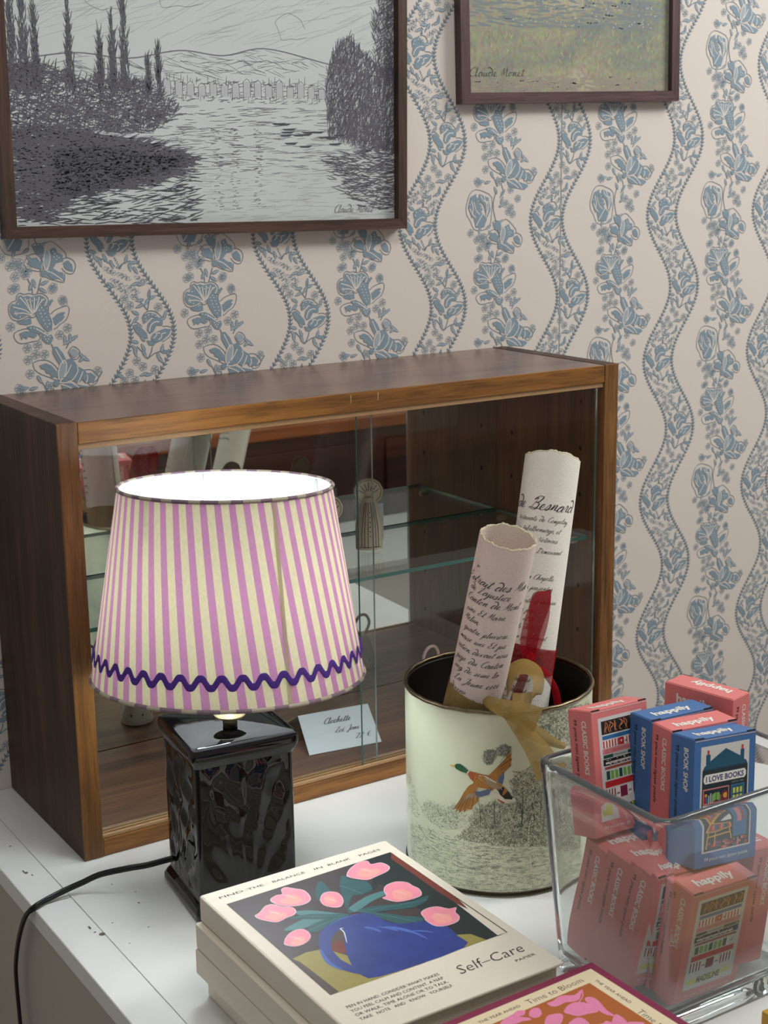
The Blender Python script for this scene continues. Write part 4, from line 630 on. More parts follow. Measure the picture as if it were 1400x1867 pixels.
def ribbon(b, pts, w_, wdir, sub=6, curl=0.0, mi=0, taper=None):
    """strip along 3D points; wdir: across direction (or list)"""
    p = spline(pts, sub); n = len(p); rows = []
    wd_ = [Vector(wdir)] * n if not isinstance(wdir, list) else [Vector(v) for v in spline(wdir, sub)]
    for i in range(n):
        w2 = (w_ if taper is None else w_ * (taper[0] + (taper[1] - taper[0]) * i / (n - 1)))
        d = wd_[i].normalized(); c = Vector(p[i]); T = Vector(p[min(i + 1, n - 1)]) - Vector(p[max(i - 1, 0)]); nn = T.cross(d); nn = nn.normalized() if nn.length > 0 else Vector((0, 0, 1))
        rows.append([tuple(c + d * w2 * (k / 4 - .5) + nn * curl * math.cos((k / 4 - .5) * PI)) for k in range(5)])
    b.grid(rows, mi)
def wrap(b, base, tip, r, s0, w_, tilt=0.0, mi=0):
    A = Vector(base); B_ = Vector(tip); z = (B_ - A).normalized(); x = z.orthogonal().normalized(); y = z.cross(x); rows = []
    for k in range(49):
        a = k * PI / 24; rows.append([tuple(A + z * (s0 + w_ * (j / 3 - .5) + tilt * math.sin(a)) + (x * math.cos(a) + y * math.sin(a)) * (r + .0012 + .0006 * math.sin(a * 5 + j))) for j in range(4)])
    b.grid(rows, mi)
t = thing('red_ribbon', 'sheer red ribbon bow tied round the taller scroll', 'ribbon', (.45, -.24, .2)); off = Vector((.45, -.24, .2))
RB = BK['RB']
b = MB(); wrap(b, (.4123, -.2520, .01), (.5141, -.2115, .4491), .0321, .222, .030, .003); b.v = [tuple(Vector(v) - off) for v in b.v]; b.build('ribbon_band', m_red, t)
def world_obj(nm, b, m_, par, off_): b.v = [tuple(Vector(v) - off_) for v in b.v]; return b.build(nm, m_, par)
# knot in front of the scroll, loops and tails
k0 = Vector(RB['red_band'][1]) + Vector((0, -.004, 0)); rt = CR
for nm, pts, w1, w2 in (('bow_loop', [k0, k0 + rt * .001 + CU * .03 - CF * .006, k0 + rt * .012 + CU * .066 - CF * .008, k0 + rt * .017 + CU * .080 - CF * .004, k0 + rt * .014 + CU * .070 + CF * .006, k0 + rt * .010 + CU * .035 + CF * .008, k0], .030, 1),
                        ('bow_loop', [k0, k0 - rt * .022 - CU * .004 - CF * .004, k0 - rt * .036 - CU * .018 - CF * .002, k0 - rt * .022 - CU * .016 + CF * .004, k0], .022, 1),
                        ('ribbon_tail', [k0, k0 + rt * .015 - CU * .010 - CF * .003, k0 + rt * .028 - CU * .028, k0 + rt * .033 - CU * .052 + CF * .004], .011, 1),
                        ('ribbon_tail', [k0, k0 - rt * .008 - CU * .020 - CF * .004, k0 - rt * .016 - CU * .045, k0 - rt * .018 - CU * .07], .014, 1)):
    b = MB(); n_ = len(pts)
    wd_ = [(rt * (.75 if 'loop' in nm else .8) + CF * .5 + CU * (.1 if i % 2 else -.1)) * (1) for i in range(n_)]
    ribbon(b, [tuple(p) for p in pts], w1, [tuple(v) for v in wd_], 6, .0015)
    if 'loop' in nm:
        N = len(b.v) // 5; c0 = [Vector(b.v[i * 5 + 2]) for i in range(N)]
        for i in range(N):
            f = .32 + .68 * abs(math.sin(2 * PI * i / (N - 1))) ** .7
            for j in range(5): b.v[i * 5 + j] = tuple(c0[i] + (Vector(b.v[i * 5 + j]) - c0[i]) * f)
    world_obj(nm, b, m_red, t, off)
b = MB(); bmk = bmesh.new(); bmesh.ops.create_uvsphere(bmk, u_segments=14, v_segments=10, radius=.0075)
for v in bmk.verts: v.co = Vector((v.co.x * 1.1, v.co.y * .8, v.co.z * 1.3)) * (1 + .12 * math.sin(v.co.z * 900 + v.co.x * 700)) + k0
b.bm(bmk, 0, True); bmk.free(); world_obj('ribbon_knot', b, m_red, t, off)
t = thing('gold_ribbon', 'sheer gold ribbon round the shorter scroll, curling over the tin rim', 'ribbon', (.36, -.28, .2)); off = Vector((.36, -.28, .2))
b = MB(); wrap(b, (.3452, -.2258, .01), (.3605, -.3291, .4027), .0302, .205, .036, .006); world_obj('ribbon_band', b, m_gold, t, off)
g = [Vector(p) for p in RB['gold_tail']]; 
b = MB(); ribbon(b, [tuple(p) for p in g], .034, [tuple(CU * .9 + rt * .25 - CF * .2), tuple(CU + rt * .2), tuple(CU + rt * .3), tuple(CU * .9 + rt * .35)], 8, .004, 0, (.22, 1.0)); world_obj('ribbon_loop', b, m_gold, t, off)
g = [Vector(p) for p in RB['gold_tail2']]; b = MB(); ribbon(b, [tuple(p) for p in g], .027, [tuple(rt * .8 + CU * .5)] * len(g), 8, .004, 0, (.45, 1.2)); world_obj('ribbon_tail', b, m_gold, t, off)
g = [Vector(p) for p in RB['gold_tail3']]; b = MB(); ribbon(b, [tuple(p) for p in g], .022, [tuple(CU * .9 + rt * .5)] * len(g), 8, .003, 0, (1.0, .25)); world_obj('ribbon_tail', b, m_gold, t, off)
g = [Vector(p) for p in RB['gold_loop']]
b = MB(); ribbon(b, [tuple(p) for p in g], .020, [tuple(CF * .8 + CU * .55 + rt * .1), tuple(CF * .7 + rt * -.5 + CU * .3), tuple(CF * .6 + CU * .75), tuple(CF * .6 + rt * .6 + CU * .3), tuple(CF * .6 + rt * .5 - CU * .4), tuple(CU * .8 + CF * .5), tuple(CU * .9 + CF * .3)], 8, .001); world_obj('ribbon_loop', b, m_gold, t, off)

# ---------------- journals ----------------
m_cov = mat('journal_cloth', (222, 214, 198), .6, noise=(700, .04), bump=(900, .15)); m_page = mat('page_block', (214, 204, 186), .8, noise=(4, .05))
BW, BL_, BT = .209, .2872, .0262
def journal(name, label, x, y, z, yaw, m_c, group, th=BT, m_spine=None):
    """x,y: back-left corner of the cover, long side runs towards -y; spine on the left"""
    t = thing(name, label, 'book', (x, y, z), (0, 0, yaw), group)
    c = .0028
    b = MB(); b.box(.0, BW, -BL_, 0, th - c, th, 0, .0011, 2); b.build('front_cover', m_c, t)
    b = MB(); b.box(.0, BW, -BL_, 0, 0.0002, c, 0, .0011, 2); b.build('back_cover', m_c, t)
    b = MB(); b.box(-.0012, .0030, -BL_ + .0002, -.0002, .0004, th - .0004, 0, .0016, 3); b.build('spine', m_c, t)
    b = MB(); ly = []
    b.box(.0034, BW - .0045, -BL_ + .0045, -.0045, c, th - c, 0, .0004, 1)
    for k in range(1, 9):
        z_ = c + (th - 2 * c) * k / 9; ly.append(z_)
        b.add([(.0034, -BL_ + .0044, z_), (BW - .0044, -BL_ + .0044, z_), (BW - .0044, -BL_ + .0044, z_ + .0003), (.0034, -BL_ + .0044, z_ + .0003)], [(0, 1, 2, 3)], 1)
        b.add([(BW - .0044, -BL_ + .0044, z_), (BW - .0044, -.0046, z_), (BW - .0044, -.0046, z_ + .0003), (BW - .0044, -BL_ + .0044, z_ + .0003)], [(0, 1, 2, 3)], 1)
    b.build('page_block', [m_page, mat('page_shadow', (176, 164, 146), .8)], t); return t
BT4 = .0262
offs = ((.0030, -.0030, 0, -.004, .0258), (-.0075, -.0010, .0258, .006, .0268), (-.0060, -.0008, .0526, -.004, .0262), (0, 0, .0788, 0, .0262))
labs = ('cream journal at the bottom of the stack of four, lying on the counter', 'second cream journal from the bottom of the four-book stack', 'cream journal directly beneath the tulip-covered top journal', 'cream journal on top of the stack, cover with pink tulips in a blue jug')
X0, Y0 = -.0076, -.3318
tops = None
for (dx, dy, z, yw, th), lb in zip(offs, labs):
    tops = journal('journal', lb, X0 + dx, Y0 + dy, z + .0004, yw, m_cov, 'cream journals in the stack', th - .0003)
SC = BK['SC']; k = 1e-4
AM = [mat('print_black', (24, 24, 26), .6), mat('art_umber', (62, 50, 52), .5, noise=(26, .22)), mat('art_rust', (112, 50, 40), .5, noise=(60, .2)), mat('art_olive', (150, 140, 74), .5, noise=(120, .12)), mat('art_brown', (80, 66, 58), .5),
      mat('art_blue', (40, 58, 132), .45, noise=(46, .38)), mat('art_pink', (236, 142, 160), .5, noise=(90, .12)), mat('art_peach', (238, 160, 150), .5, noise=(90, .08)), mat('art_teal', (38, 84, 88), .5, noise=(60, .25)), mat('art_teal_light', (74, 122, 124), .5, noise=(60, .2)),
      mat('art_white', (214, 218, 226), .5), mat('art_deep_green', (26, 40, 40), .5), mat('art_blue_light', (70, 98, 176), .5, noise=(70, .3))]
g = {n: [(a * k, -c * k) for a, c in v] for n, v in SC.items()}
pol = [(g['pic'], 1, 0)]
def cx_(p): return (sum(a for a, c in p) / len(p), sum(c for a, c in p) / len(p))
def sc_(p, s, dx=0, dy=0): c = cx_(p); return [(c[0] + (a - c[0]) * s + dx, c[1] + (d - c[1]) * s + dy) for a, d in p]
pol += [([(.150, -.0275), (.1985, -.026), (.1890, -.2190), (.150, -.2190), (.158, -.13)], 11, 1)]
for n, mi, l in (('strip', 2, 2), ('olive', 3, 2), ('olive2', 3, 2), ('dk', 4, 3), ('L10', 11, 3), ('L7', 9, 3), ('L6', 8, 4), ('L8', 9, 3), ('L9', 8, 4), ('L1', 8, 4), ('L3', 9, 4), ('L4', 8, 5), ('L5', 8, 5), ('L2', 8, 6)): pol.append((spline(g[n], 3, True) if n[0] == 'L' else g[n], mi, l))
jug = spline(g['jug'], 3, True); pol.append((jug, 5, 6)); pol.append((g['hole'], 4, 7)); pol.append((g['holeR'], 2, 8))
hp = g['hole']; pol.append(([hp[3], hp[4], hp[5], hp[6]], 3, 9)); 
def seg(pts, w_, mi, l): return stroke(spline(pts, 4), w_, mi, l, True)
pol += seg([g['jug'][0], g['jug'][1], g['jug'][2]], .0014, 12, 8) + seg([g['jug'][14], g['jug'][15], g['jug'][16]], .0040, 12, 7)
c0 = cx_(g['jug'])
for a_, b_, w_ in (((.015, .010), (.028, -.012), .004), ((.022, .004), (.034, -.030), .003), ((.008, .014), (.020, -.004), .003), ((.030, -.010), (.045, -.024), .0025), ((-.002, .02), (.006, .004), .004)):
    pol += seg([(c0[0] + a_[0], c0[1] + a_[1]), (c0[0] + (a_[0] + b_[0]) / 2 + .002, c0[1] + (a_[1] + b_[1]) / 2), (c0[0] + b_[0], c0[1] + b_[1])], w_, 12, 8)
pol += seg(g['wHL'][:4], .0012, 10, 10)
for n in ('T1', 'T2', 'T3', 'T4', 'T5', 'T6', 'T7'):
    p = spline(g[n], 3, True); pol.append((sc_(p, 1.03), 10, 7)); pol.append((p, 6, 8)); c = cx_(p)
    pol.append((sc_(p, .55, -.002, -.005 if n != 'T3' else 0), 7, 9))
    for j in (-1, 0, 1):
        pol += stroke(spline([(c[0] + j * .006 - .004, c[1] + .007), (c[0] + j * .007, c[1]), (c[0] + j * .005 + .003, c[1] - .007)], 3), .0006, 10 if j == 0 else 6, 10, True)
for n in ('L6', 'L5', 'L4', 'L9', 'L2'):
    p = g[n]; h = len(p) // 2; pol += seg([p[0], tuple((p[1][i] + p[-1][i]) / 2 for i in (0, 1)), tuple((p[h - 1][i] + p[h + 1][i]) / 2 for i in (0, 1)), p[h]], .0008, 9, 9)
pol += stroke(g['lline'], .0010, 0, 3)
# the lettering on the cover
wx = [('FIND', 402, 445), ('THE', 450, 479), ('BALANCE', 493, 554), ('IN', 567, 583), ('BLANK', 592, 636), ('PAGES', 650, 692)]
u0, u1 = SC['sc2'][4][0] * k, SC['sc2'][5][0] * k
tot = 692 - 402
for s_txt, a, c in wx: pol += text(s_txt, u0 + (a - 402) / tot * (u1 - u0), -.0167, (c - a) / tot * (u1 - u0) * .93, .0040, 0, 2)
pr = ['PEN IN HAND, CONSIDER WHAT MAKES', 'YOU FEEL CALM AND CONTENT. A NAP', 'OR WALK, TIME ALONE OR TO TALK.', 'TAKE   NOTE   AND   KNOW   YOURSELF.']
for i, s_txt in enumerate(pr): pol += text(s_txt, .0160, -.2440 - .0070 * i, .0922, .0040, 0, 2)
pol += text('Self–Care', .1240, -.2535, .0700, .0140, 0, 2, -.008, .25); pol += text('PAPIER', .1755, -.2640, .0215, .0036, 0, 2)
b = MB(); b.polys(pol, lambda a, c, l: (a, c, .0262 - .0003 + .00008 + .00003 * l)); b.build('cover_print', AM, tops)

# the stack in front with the magenta-bordered journal on top
m_mag = mat('magenta_cloth', (124, 28, 66), .55, noise=(700, .08), bump=(900, .15))
Xb, Yb, yb = .2219, -.6313, .030
fb = 'journal with magenta border, orange panel and pink petals, at the front edge'
for i, (z, th) in enumerate(((.0, .0345), (.0345, .0345), (.069, .0358))):
    co, si = math.cos(yb), math.sin(yb); px_, py_ = Xb - BW * co, Yb - BW * si
    tb = journal('journal', ('magenta journal at the bottom of the front stack', 'middle magenta journal of the front stack', fb)[i], px_, py_, z + .0003, yb, m_mag, 'magenta journals in the front stack', th - .0003)
BLK = {n: [(BW + a * k, -c * k) for a, c in v] for n, v in BK['BL'].items()}
BM_ = [mat('print_cream', (222, 206, 172), .55), mat('print_orange', (168, 92, 36), .5, noise=(40, .08)), mat('print_pink', (222, 130, 168), .5, noise=(140, .1)), mat('print_black', (24, 24, 26), .6)]
m1, m2 = .0082, .0245
pol = [rect(m1, -BL_ + m1, BW - m1, -m1, 0, 0), rect(m2, -BL_ + m2, BW - m2, -m2, 1, 1)]
for n in ('P1', 'P2', 'P3', 'P4', 'P5', 'P6', 'P7', 'P8'):
    p = [(a, c) for a, c in BLK[n]]; pol.append((spline(p, 2, True), 2, 2))
    pol.append(([(a, -BL_ - c) for a, c in spline(p, 2, True)][::-1], 2, 2)); pol.append(([(BW - a, -BL_ - c) for a, c in spline(p, 2, True)], 2, 2))
for cx0, cy0 in ((.05, -.12), (.10, -.14), (.15, -.13), (.07, -.19), (.13, -.2), (.16, -.09), (.06, -.08), (.11, -.095)):
    for a in range(5):
        q = tear(cx0, cy0, a * 1.26 + cx0 * 30, .021, .012, 2, 2); pol.append(q)
pol += stroke(BLK['stem'], .0010, 2, 3)
for y_, sg in ((-.0195, 1),):
    pol += text('Time to Bloom', BW - .0865, -.0205, .0600, .0072, 3, 2, -.012) + text('THE YEAR AHEAD', BW - .137, -.0185, .0430, .0034, 3, 2) + text('Time to Bloom', BW - .205, -.0205, .0580, .0072, 3, 2, -.012)
pol += text('THE YEAR AHEAD', BW - .0190, -.0240, .0430, .0034, 3, 2, 0, 0, -1) + text('Time to Bloom', BW - .0235, -.0790, .0600, .0072, 3, 2, -.012, 0, -1) + text('THE YEAR AHEAD', BW - .0190, -.150, .0430, .0034, 3, 2, 0, 0, -1)
b = MB(); b.polys(pol, lambda a, c, l: (a, c, .0358 - .0003 + .00008 + .00003 * l)); b.build('cover_print', BM_, tb)

# the corner of a mustard box
t = thing('mustard_box', 'mustard yellow box, only its corner showing at the lower right edge', 'box', (.366, -.698, .0003))
b = MB(); b.box(0, .15, -.11, 0, 0, .0300, 0, .001); b.build('box_tray', mat('mustard_card', (176, 132, 30), .5), t)
b = MB(); b.box(-.0012, .1512, -.1112, .0012, .0175, .0410, 0, .0012); b.build('box_lid', mat('mustard_card_light', (192, 150, 44), .5), t)

# ---------------- rectangular glass vase full of small puzzle boxes ----------------
m_glass = bpy.data.materials.new('pale_hazed_glass'); m_glass.use_nodes = True; nt = m_glass.node_tree; nt.nodes.clear()
o_ = nt.nodes.new('ShaderNodeOutputMaterial'); g_ = nt.nodes.new('ShaderNodeBsdfGlass'); g_.inputs['Color'].default_value = (.965, .985, .985, 1); g_.inputs['IOR'].default_value = 1.47; g_.inputs['Roughness'].default_value = 0.0
dg_ = nt.nodes.new('ShaderNodeBsdfDiffuse'); dg_.inputs[0].default_value = (.72, .8, .84, 1); mg_ = nt.nodes.new('ShaderNodeMixShader'); mg_.inputs[0].default_value = .045  # pale diffuse haze mixed into the glass to brighten its dark rim and edges
nt.links.new(g_.outputs[0], mg_.inputs[1]); nt.links.new(dg_.outputs[0], mg_.inputs[2]); nt.links.new(mg_.outputs[0], o_.inputs[0])
def rrect(hx, hy, z, rc, n=6, wob=0.0):
    pts = []
    M = 12
    def em(x, y): d = wob * (math.sin(z * 55 + x * 40) + math.sin(y * 60 - z * 38)); pts.append((x * (1 + d), y * (1 + d), z))
    for sx, sy, a0 in ((1, -1, -PI / 2), (1, 1, 0), (-1, 1, PI / 2), (-1, -1, PI)):
        for k in range(n + 1):
            a = a0 + k * PI / 2 / n; em(sx * (hx - rc) + rc * math.cos(a), sy * (hy - rc) + rc * math.sin(a))
        a = a0 + PI / 2; x, y = pts[-1][:2]; nx_, ny_ = {(1, -1): (1, 1), (1, 1): (-1, 1), (-1, 1): (-1, -1), (-1, -1): (1, -1)}[(sx, sy)]
        b0 = (sx * (hx - rc) + rc * math.cos(a), sy * (hy - rc) + rc * math.sin(a)); b1 = (nx_ * (hx - rc) + rc * math.cos(a), ny_ * (hy - rc) + rc * math.sin(a))
        for k in range(1, M): em(b0[0] + (b1[0] - b0[0]) * k / M, b0[1] + (b1[1] - b0[1]) * k / M)
    return pts
vc = (.396, -.5625)
t = thing('glass_vase', 'square clear glass vase packed with pink and blue puzzle boxes', 'vase', (vc[0], vc[1], 0))
def hx(z): return .0975 + .0165 * z / .225
def hy(z): return .0745 + .0155 * z / .225
rows = [rrect(.088, .066, .0008, .012), rrect(.0945, .0715, .0003, .014), rrect(.0975, .0745, .004, .015)]
rows += [rrect(hx(z), hy(z), z, .015) for z in (.012, .03, .06, .1, .14, .18, .21, .2225)]
rows += [rrect(hx(.225) - .0012, hy(.225) - .0012, .2248, .0142), rrect(hx(.225) - .0042, hy(.225) - .0042, .2258, .012), rrect(hx(.225) - .0072, hy(.225) - .0072, .2248, .010)]
rows += [rrect(hx(z) - .0084, hy(z) - .0084, z, .009, 6, .0022 * min(1, (.2225 - z) * 30)) for z in (.2225, .215, .205, .195, .185, .175, .165, .155, .145, .135, .125, .115, .105, .095, .085, .075, .065, .055, .045, .034)]
rows += [rrect(hx(.02) - .008, hy(.02) - .008, .024, .010), rrect(hx(.02) - .014, hy(.02) - .014, .0185, .010), rrect(.06, .04, .0172, .01)]
b = MB(); b.grid(rows, 0, True); n_ = len(rows[0]); b.add(rows[0], [tuple(range(n_))[::-1]]); b.add(rows[-1], [tuple(range(n_))])
vb = b.build('glass_body', m_glass, t)
_bm = bmesh.new(); _bm.from_mesh(vb.data); bmesh.ops.remove_doubles(_bm, verts=_bm.verts, dist=1e-6); bmesh.ops.recalc_face_normals(_bm, faces=_bm.faces); _bm.to_mesh(vb.data); _bm.free()

BWd, BHt, BDp = .079, .121, .0305
m_pinkc = mat('box_pink_card', (222, 124, 122), .5, noise=(260, .05), bump=(700, .08)); m_bluec = mat('box_blue_card', (66, 112, 168), .5, noise=(260, .05), bump=(700, .08)); m_flap = mat('card_cut_edge', (232, 206, 198), .8)
PM = [mat('print_white', (236, 232, 224), .5), mat('print_black', (24, 24, 26), .6), mat('p_red', (196, 40, 44), .5), mat('p_blue', (48, 110, 160), .5), mat('p_green', (124, 178, 84), .5), mat('p_dgreen', (28, 78, 62), .5), mat('p_brown', (158, 84, 62), .5), mat('p_maroon', (130, 34, 66), .5),
      mat('p_yellow', (206, 212, 84), .5), mat('p_orange', (226, 132, 76), .5), mat('p_pink', (216, 132, 134), .5), mat('p_teal', (22, 84, 110), .5), mat('p_night', (18, 38, 46), .5), mat('p_panel', (214, 212, 208), .5), mat('p_gold', (222, 168, 52), .5), mat('p_grey', (170, 178, 172), .5), mat('p_navy', (40, 48, 112), .5)]
pr_ = random.Random(5)
def front_classic():
    o = [rect(.0085, .0145, .0705, .1130, 13, 0)]; L0, R0 = .0125, .0665
    o.append(rect(L0, .0965, R0, .1095, 1, 1))
    for k in range(7):
        x = L0 + .004 + k * .0074
        for q in range(2): o += stroke(spline([(x + q * .0025, .0975), (x + pr_.uniform(-.002, .002), .101), (x + q * .003 + pr_.uniform(-.0015, .003), .1045), (x + pr_.uniform(-.002, .003), .1085)], 3), .0009, 9, 2, True)
    o.append(rect(L0 + .0005, .0915, R0 - .0005, .0952, 3, 1))
    def books(z0, z1, cols, bgc, x0=L0 + .001, x1=R0 - .001, n=22):
        w_ = (x1 - x0) / n; r = [rect(x0, z0, x1, z1, 0, 1)]
        for i in range(n):
            if i % 2 == 0: r.append(rect(x0 + i * w_, z0, x0 + (i + .9) * w_, z1 - pr_.uniform(0, .0006), cols[i % len(cols)], 2))
        return r
    o += books(.0835, .0905, (2, 6), 0, n=26); o.append(rect(.0355, .0835, .0418, .0905, 2, 3)); o.append(disc(.0387, .0872, .0011, 0, 4)); o.append(rect(.0425, .0836, .0460, .0904, 0, 3)); o += hand('al', .0432, .0855, .0016, 1, 4, .2)
    o.append(rect(L0 - .0005, .0775, R0, .0828, 10, 1)); o += text('THE VIRGIN SUICIDES', .0245, .0790, .0330, .0022, 6, 2); o += text('JEFFREY', .0145, .0803, .0060, .0011, 6, 2) + text('EUGENIDES', .0145, .0785, .0065, .0011, 6, 2)
    o.append(rect(L0, .0735, .0260, .0768, 5, 1)); o.append(rect(.0260, .0737, .0470, .0766, 15, 1)); o += text('LITTLE WOMEN', .0285, .0744, .0150, .0012, 1, 2); o.append(rect(.0470, .0735, R0, .0768, 5, 1)); o.append(disc(.0635, .0752, .0008, 0, 2))
    o.append(rect(L0 - .0006, .0665, R0, .0728, 1, 1)); o.append(rect(.0620, .0670, R0, .0728, 16, 2)); o.append(rect(.0150, .0680, .0600, .0698, 0, 3)); o += text('PRIDE AND PREJUDICE', .0200, .0683, .0350, .0011, 1, 4)
    for k in range(44): a = pr_.uniform(0, 3); x = pr_.uniform(.015, .060); z = pr_.choice((pr_.uniform(.0705, .0722), pr_.uniform(.0668, .0676))); o += stroke([(x, z), (x + .0016 * math.cos(a), z + .0008 * math.sin(a))], .0005, 0, 2)
    o.append(rect(L0 + .0008, .0628, R0 - .0012, .0653, 6, 1))
    o += books(.0530, .0612, (4, 5, 4), 0, L0 + .002, .0570, 14); o[-1] = o[-1]
    for k in range(7): o.append(rect(.0150 + k * .0058, .0530, .0150 + k * .0058 + .0046, .0612 - .0004 * (k % 3), 4 if k % 3 else 5, 3))
    o += hand('el', .0590, .0560, .0016, 1, 4, .2)
    o.append(rect(L0 - .0002, .0455, R0 - .0010, .0515, 2, 1)); o += text('JANE EYRE', .0440, .0476, .0150, .0013, 6, 2)
    o += books(.0335, .0440, (7, 7), 0, L0, R0 - .001, 28); o.append(rect(.0330, .0336, .0420, .0438, 7, 3)); o.append(rect(.0260, .0336, .0322, .0438, 0, 3)); o.append(rect(.0428, .0336, .0480, .0438, 0, 3)); o += hand('em', .0265, .0370, .0018, 1, 4, .2) + hand('an', .0432, .0370, .0018, 1, 4, .2)
    o.append(([(.0110, .0195), (.0660, .0215), (.0665, .0268), (.0105, .0252)], 8, 1)); o += text('MADELINE', .0240, .0195, .0290, .0070, 1, 2, .03)
    o += text('99 piece mini jigsaw puzzle', .0120, .0065, .0560, .0034, 0, 1); return o
def front_shop():
    o = [rect(.0085, .0145, .0705, .1130, 13, 0)]
    o.append(rect(.0108, .0160, .0690, .0905, 12, 1)); o.append(([(.0108, .0900), (.0130, .0940), (.0150, .0950), (.0150, .1050), (.0205, .1050), (.0205, .0985), (.0400, .1085), (.0590, .0990), (.0590, .1050), (.0640, .1050), (.0640, .0950), (.0668, .0940), (.0690, .0900)], 11, 1))
    for x in (.0162, .0601): o.append(rect(x, .1050, x + .0028, .1092, 2, 1)); o.append(rect(x + .0012, .1050, x + .0016, .1092, 10, 2))
    for k in range(26): o.append(disc(.0120 + k * .0022, .0905, .0009, 12, 2, 6))
    o.append(([(.0125, .0800), (.0145, .0775), (.0650, .0775), (.0670, .0800), (.0670, .0835), (.0650, .0862), (.0145, .0862), (.0125, .0835)], 0, 2)); o += text('I LOVE BOOKS', .0155, .0793, .0485, .0052, 16, 3, .03)
    o += text("EST'D 1781", .0490, .0742, .0150, .0016, 15, 2)
    for z0, z1 in ((.0590, .0715), (.0435, .0560)):
        o.append(rect(.0122, z0 - .0012, .0455, z1 + .0012, 10 if z0 > .05 else 0, 2)); o.append(rect(.0132, z0, .0445, z1, 12, 3))
        for k in range(12): x = .0138 + k * .0025; h = pr_.uniform(.006, .0105); o.append(rect(x, z0, x + .0017, z0 + h, pr_.choice((2, 3, 6, 9, 15, 7, 14)), 4))
        c = .029 if z0 > .05 else .018; o.append(([(c - .0045, z0 + .001), (c, z0 + .0025), (c + .0045, z0 + .001), (c + .0045, z0 + .008), (c, z0 + .0095), (c - .0045, z0 + .008)], 4 if z0 > .05 else 15, 5)); o += stroke([(c, z0 + .002), (c, z0 + .0095)], .0006, 12, 6)
        o.append(disc(.0405, z0 + .005, .0027, 14 if z0 > .05 else 2, 5)); o.append(disc(.0160 if z0 > .05 else .036, z0 + .0078, .0015, 14, 5))
    o.append(rect(.0480, .0255, .0655, .0725, 3, 2)); o.append(rect(.0495, .0480, .0640, .0712, 11, 3))
    for i in range(3):
        for j in range(3): o.append(rect(.0505 + i * .0045, .0500 + j * .0070, .0535 + i * .0045, .0552 + j * .0070, 8, 4))
    o.append(rect(.0530, .0390, .0585, .0445, 10, 4)); o.append(rect(.0600, .0395, .0618, .0450, 2, 4))
    o.append(([(.0125, .0340), (.0180, .0420), (.0440, .0400), (.0460, .0355), (.0250, .0330)], 14, 3)); o.append(([(.0150, .0345), (.0195, .0412), (.0425, .0395), (.0438, .0360), (.0255, .0340)], 6, 4))
    for k in range(9): x = .0180 + k * .0027; o.append(([(x, .0360), (x + .0024, .0355), (x + .0034, .0395), (x + .0008, .0400)], (2, 9, 3, 5)[k % 4], 5))
    for a, c in (((.0160, .0335), (.0135, .0180)), ((.0430, .0350), (.0460, .0240)), ((.0250, .0325), (.0240, .0200)), ((.0160, .0295), (.0440, .0310))): o += stroke([a, c], .0013, 14, 5)
    for i in range(20):
        for j in range(3):
            if pr_.random() < .62: x = .0145 + i * .0026; o.append(rect(x, .0165 + j * .0026, x + .0022, .0165 + j * .0026 + pr_.uniform(.0015, .0034), pr_.choice((2, 2, 9, 3, 6, 10)), 3))
    o += text('99 piece mini jigsaw puzzle', .0120, .0065, .0560, .0034, 0, 1); return o
FCL, FSH = front_classic(), front_shop()
def puzzle(kind, label, pos, yaw, rx, ry, group, back=False):
    R3 = Matrix.Rotation(yaw, 3, 'Z') @ Matrix.Rotation(rx, 3, 'X') @ Matrix.Rotation(ry, 3, 'Y')
    t = thing('puzzle_box', label, 'box', pos, R3, group); mc = m_pinkc if kind == 'classic' else m_bluec
    X, Y = BWd / 2, BDp / 2
    b = MB(); b.box(-X, X, -Y, Y, .0006, BHt, 0, .0007, 2)
    b.add([(-X + .0010, -Y - .0003, BHt - .0022), (X - .001, -Y - .0003, BHt - .0022), (X - .001, -Y - .0003, BHt - .0016), (-X + .001, -Y - .0003, BHt - .0016)], [(0, 1, 2, 3)], 1); b.build('carton', [mc, m_flap], t)
    # tuck flap edge on the lid
    b = MB(); b.box(-X + .0012, X - .0012, -Y + .0002, Y - .0012, BHt - .0002, BHt + .0006, 0, .0003, 1)
    for s in (-1, 1): b.box(min(s * (X - .0010), s * (X - .0120)), max(s * (X - .0010), s * (X - .0120)), -Y - .0002, -Y + .0010, BHt - .0004, BHt + .0007, 1)
    b.build('lid_flap', [mc, m_inkb], t)
    b = MB(); ft = FCL if kind == 'classic' else FSH
    b.polys(ft, lambda u, v, l: (u - X, -Y - .00012 - .00004 * l, v)); b.build('front_print', PM, t)
    p = []; ttl = 'CLASSIC BOOKS' if kind == 'classic' else 'BOOK SHOP'; ln = .052 if kind == 'classic' else .041
    p += text(ttl, .0175, BHt - .0095, ln, .0058, 0, 1, .02, .12, -1); p += text('99 piece mini jigsaw puzzle', .0070, BHt - .0090, .0680, .0042, 1, 1, .008, .1, -1)
    b = MB(); b.polys(p, lambda u, v, l: (-X - .00015, Y - u, v))
    b.polys(p, lambda u, v, l: (X + .00015, u - Y, v))
    b.polys(text('happily', -.026, -.0065, .046, .0098, 0, 1, .035), lambda u, v, l: (u, v, BHt + .0008))
    bk = text('happily', .014, BHt - .0180, .040, .0098, 0, 1, .035) + text('Perfect for book lovers', .012, BHt - .0290, .048, .0040, 1, 1, .01) + text('99 piece mini jigsaw puzzle', .012, BHt - .037, .048, .0032, 1, 1)
    b.polys(bk, lambda u, v, l: (X - u, Y + .00015, v)); b.build('lettering', PM, t)
    return t
gL = 'puzzle boxes standing in the bottom of the vase'; gU = 'puzzle boxes piled at the top of the vase'
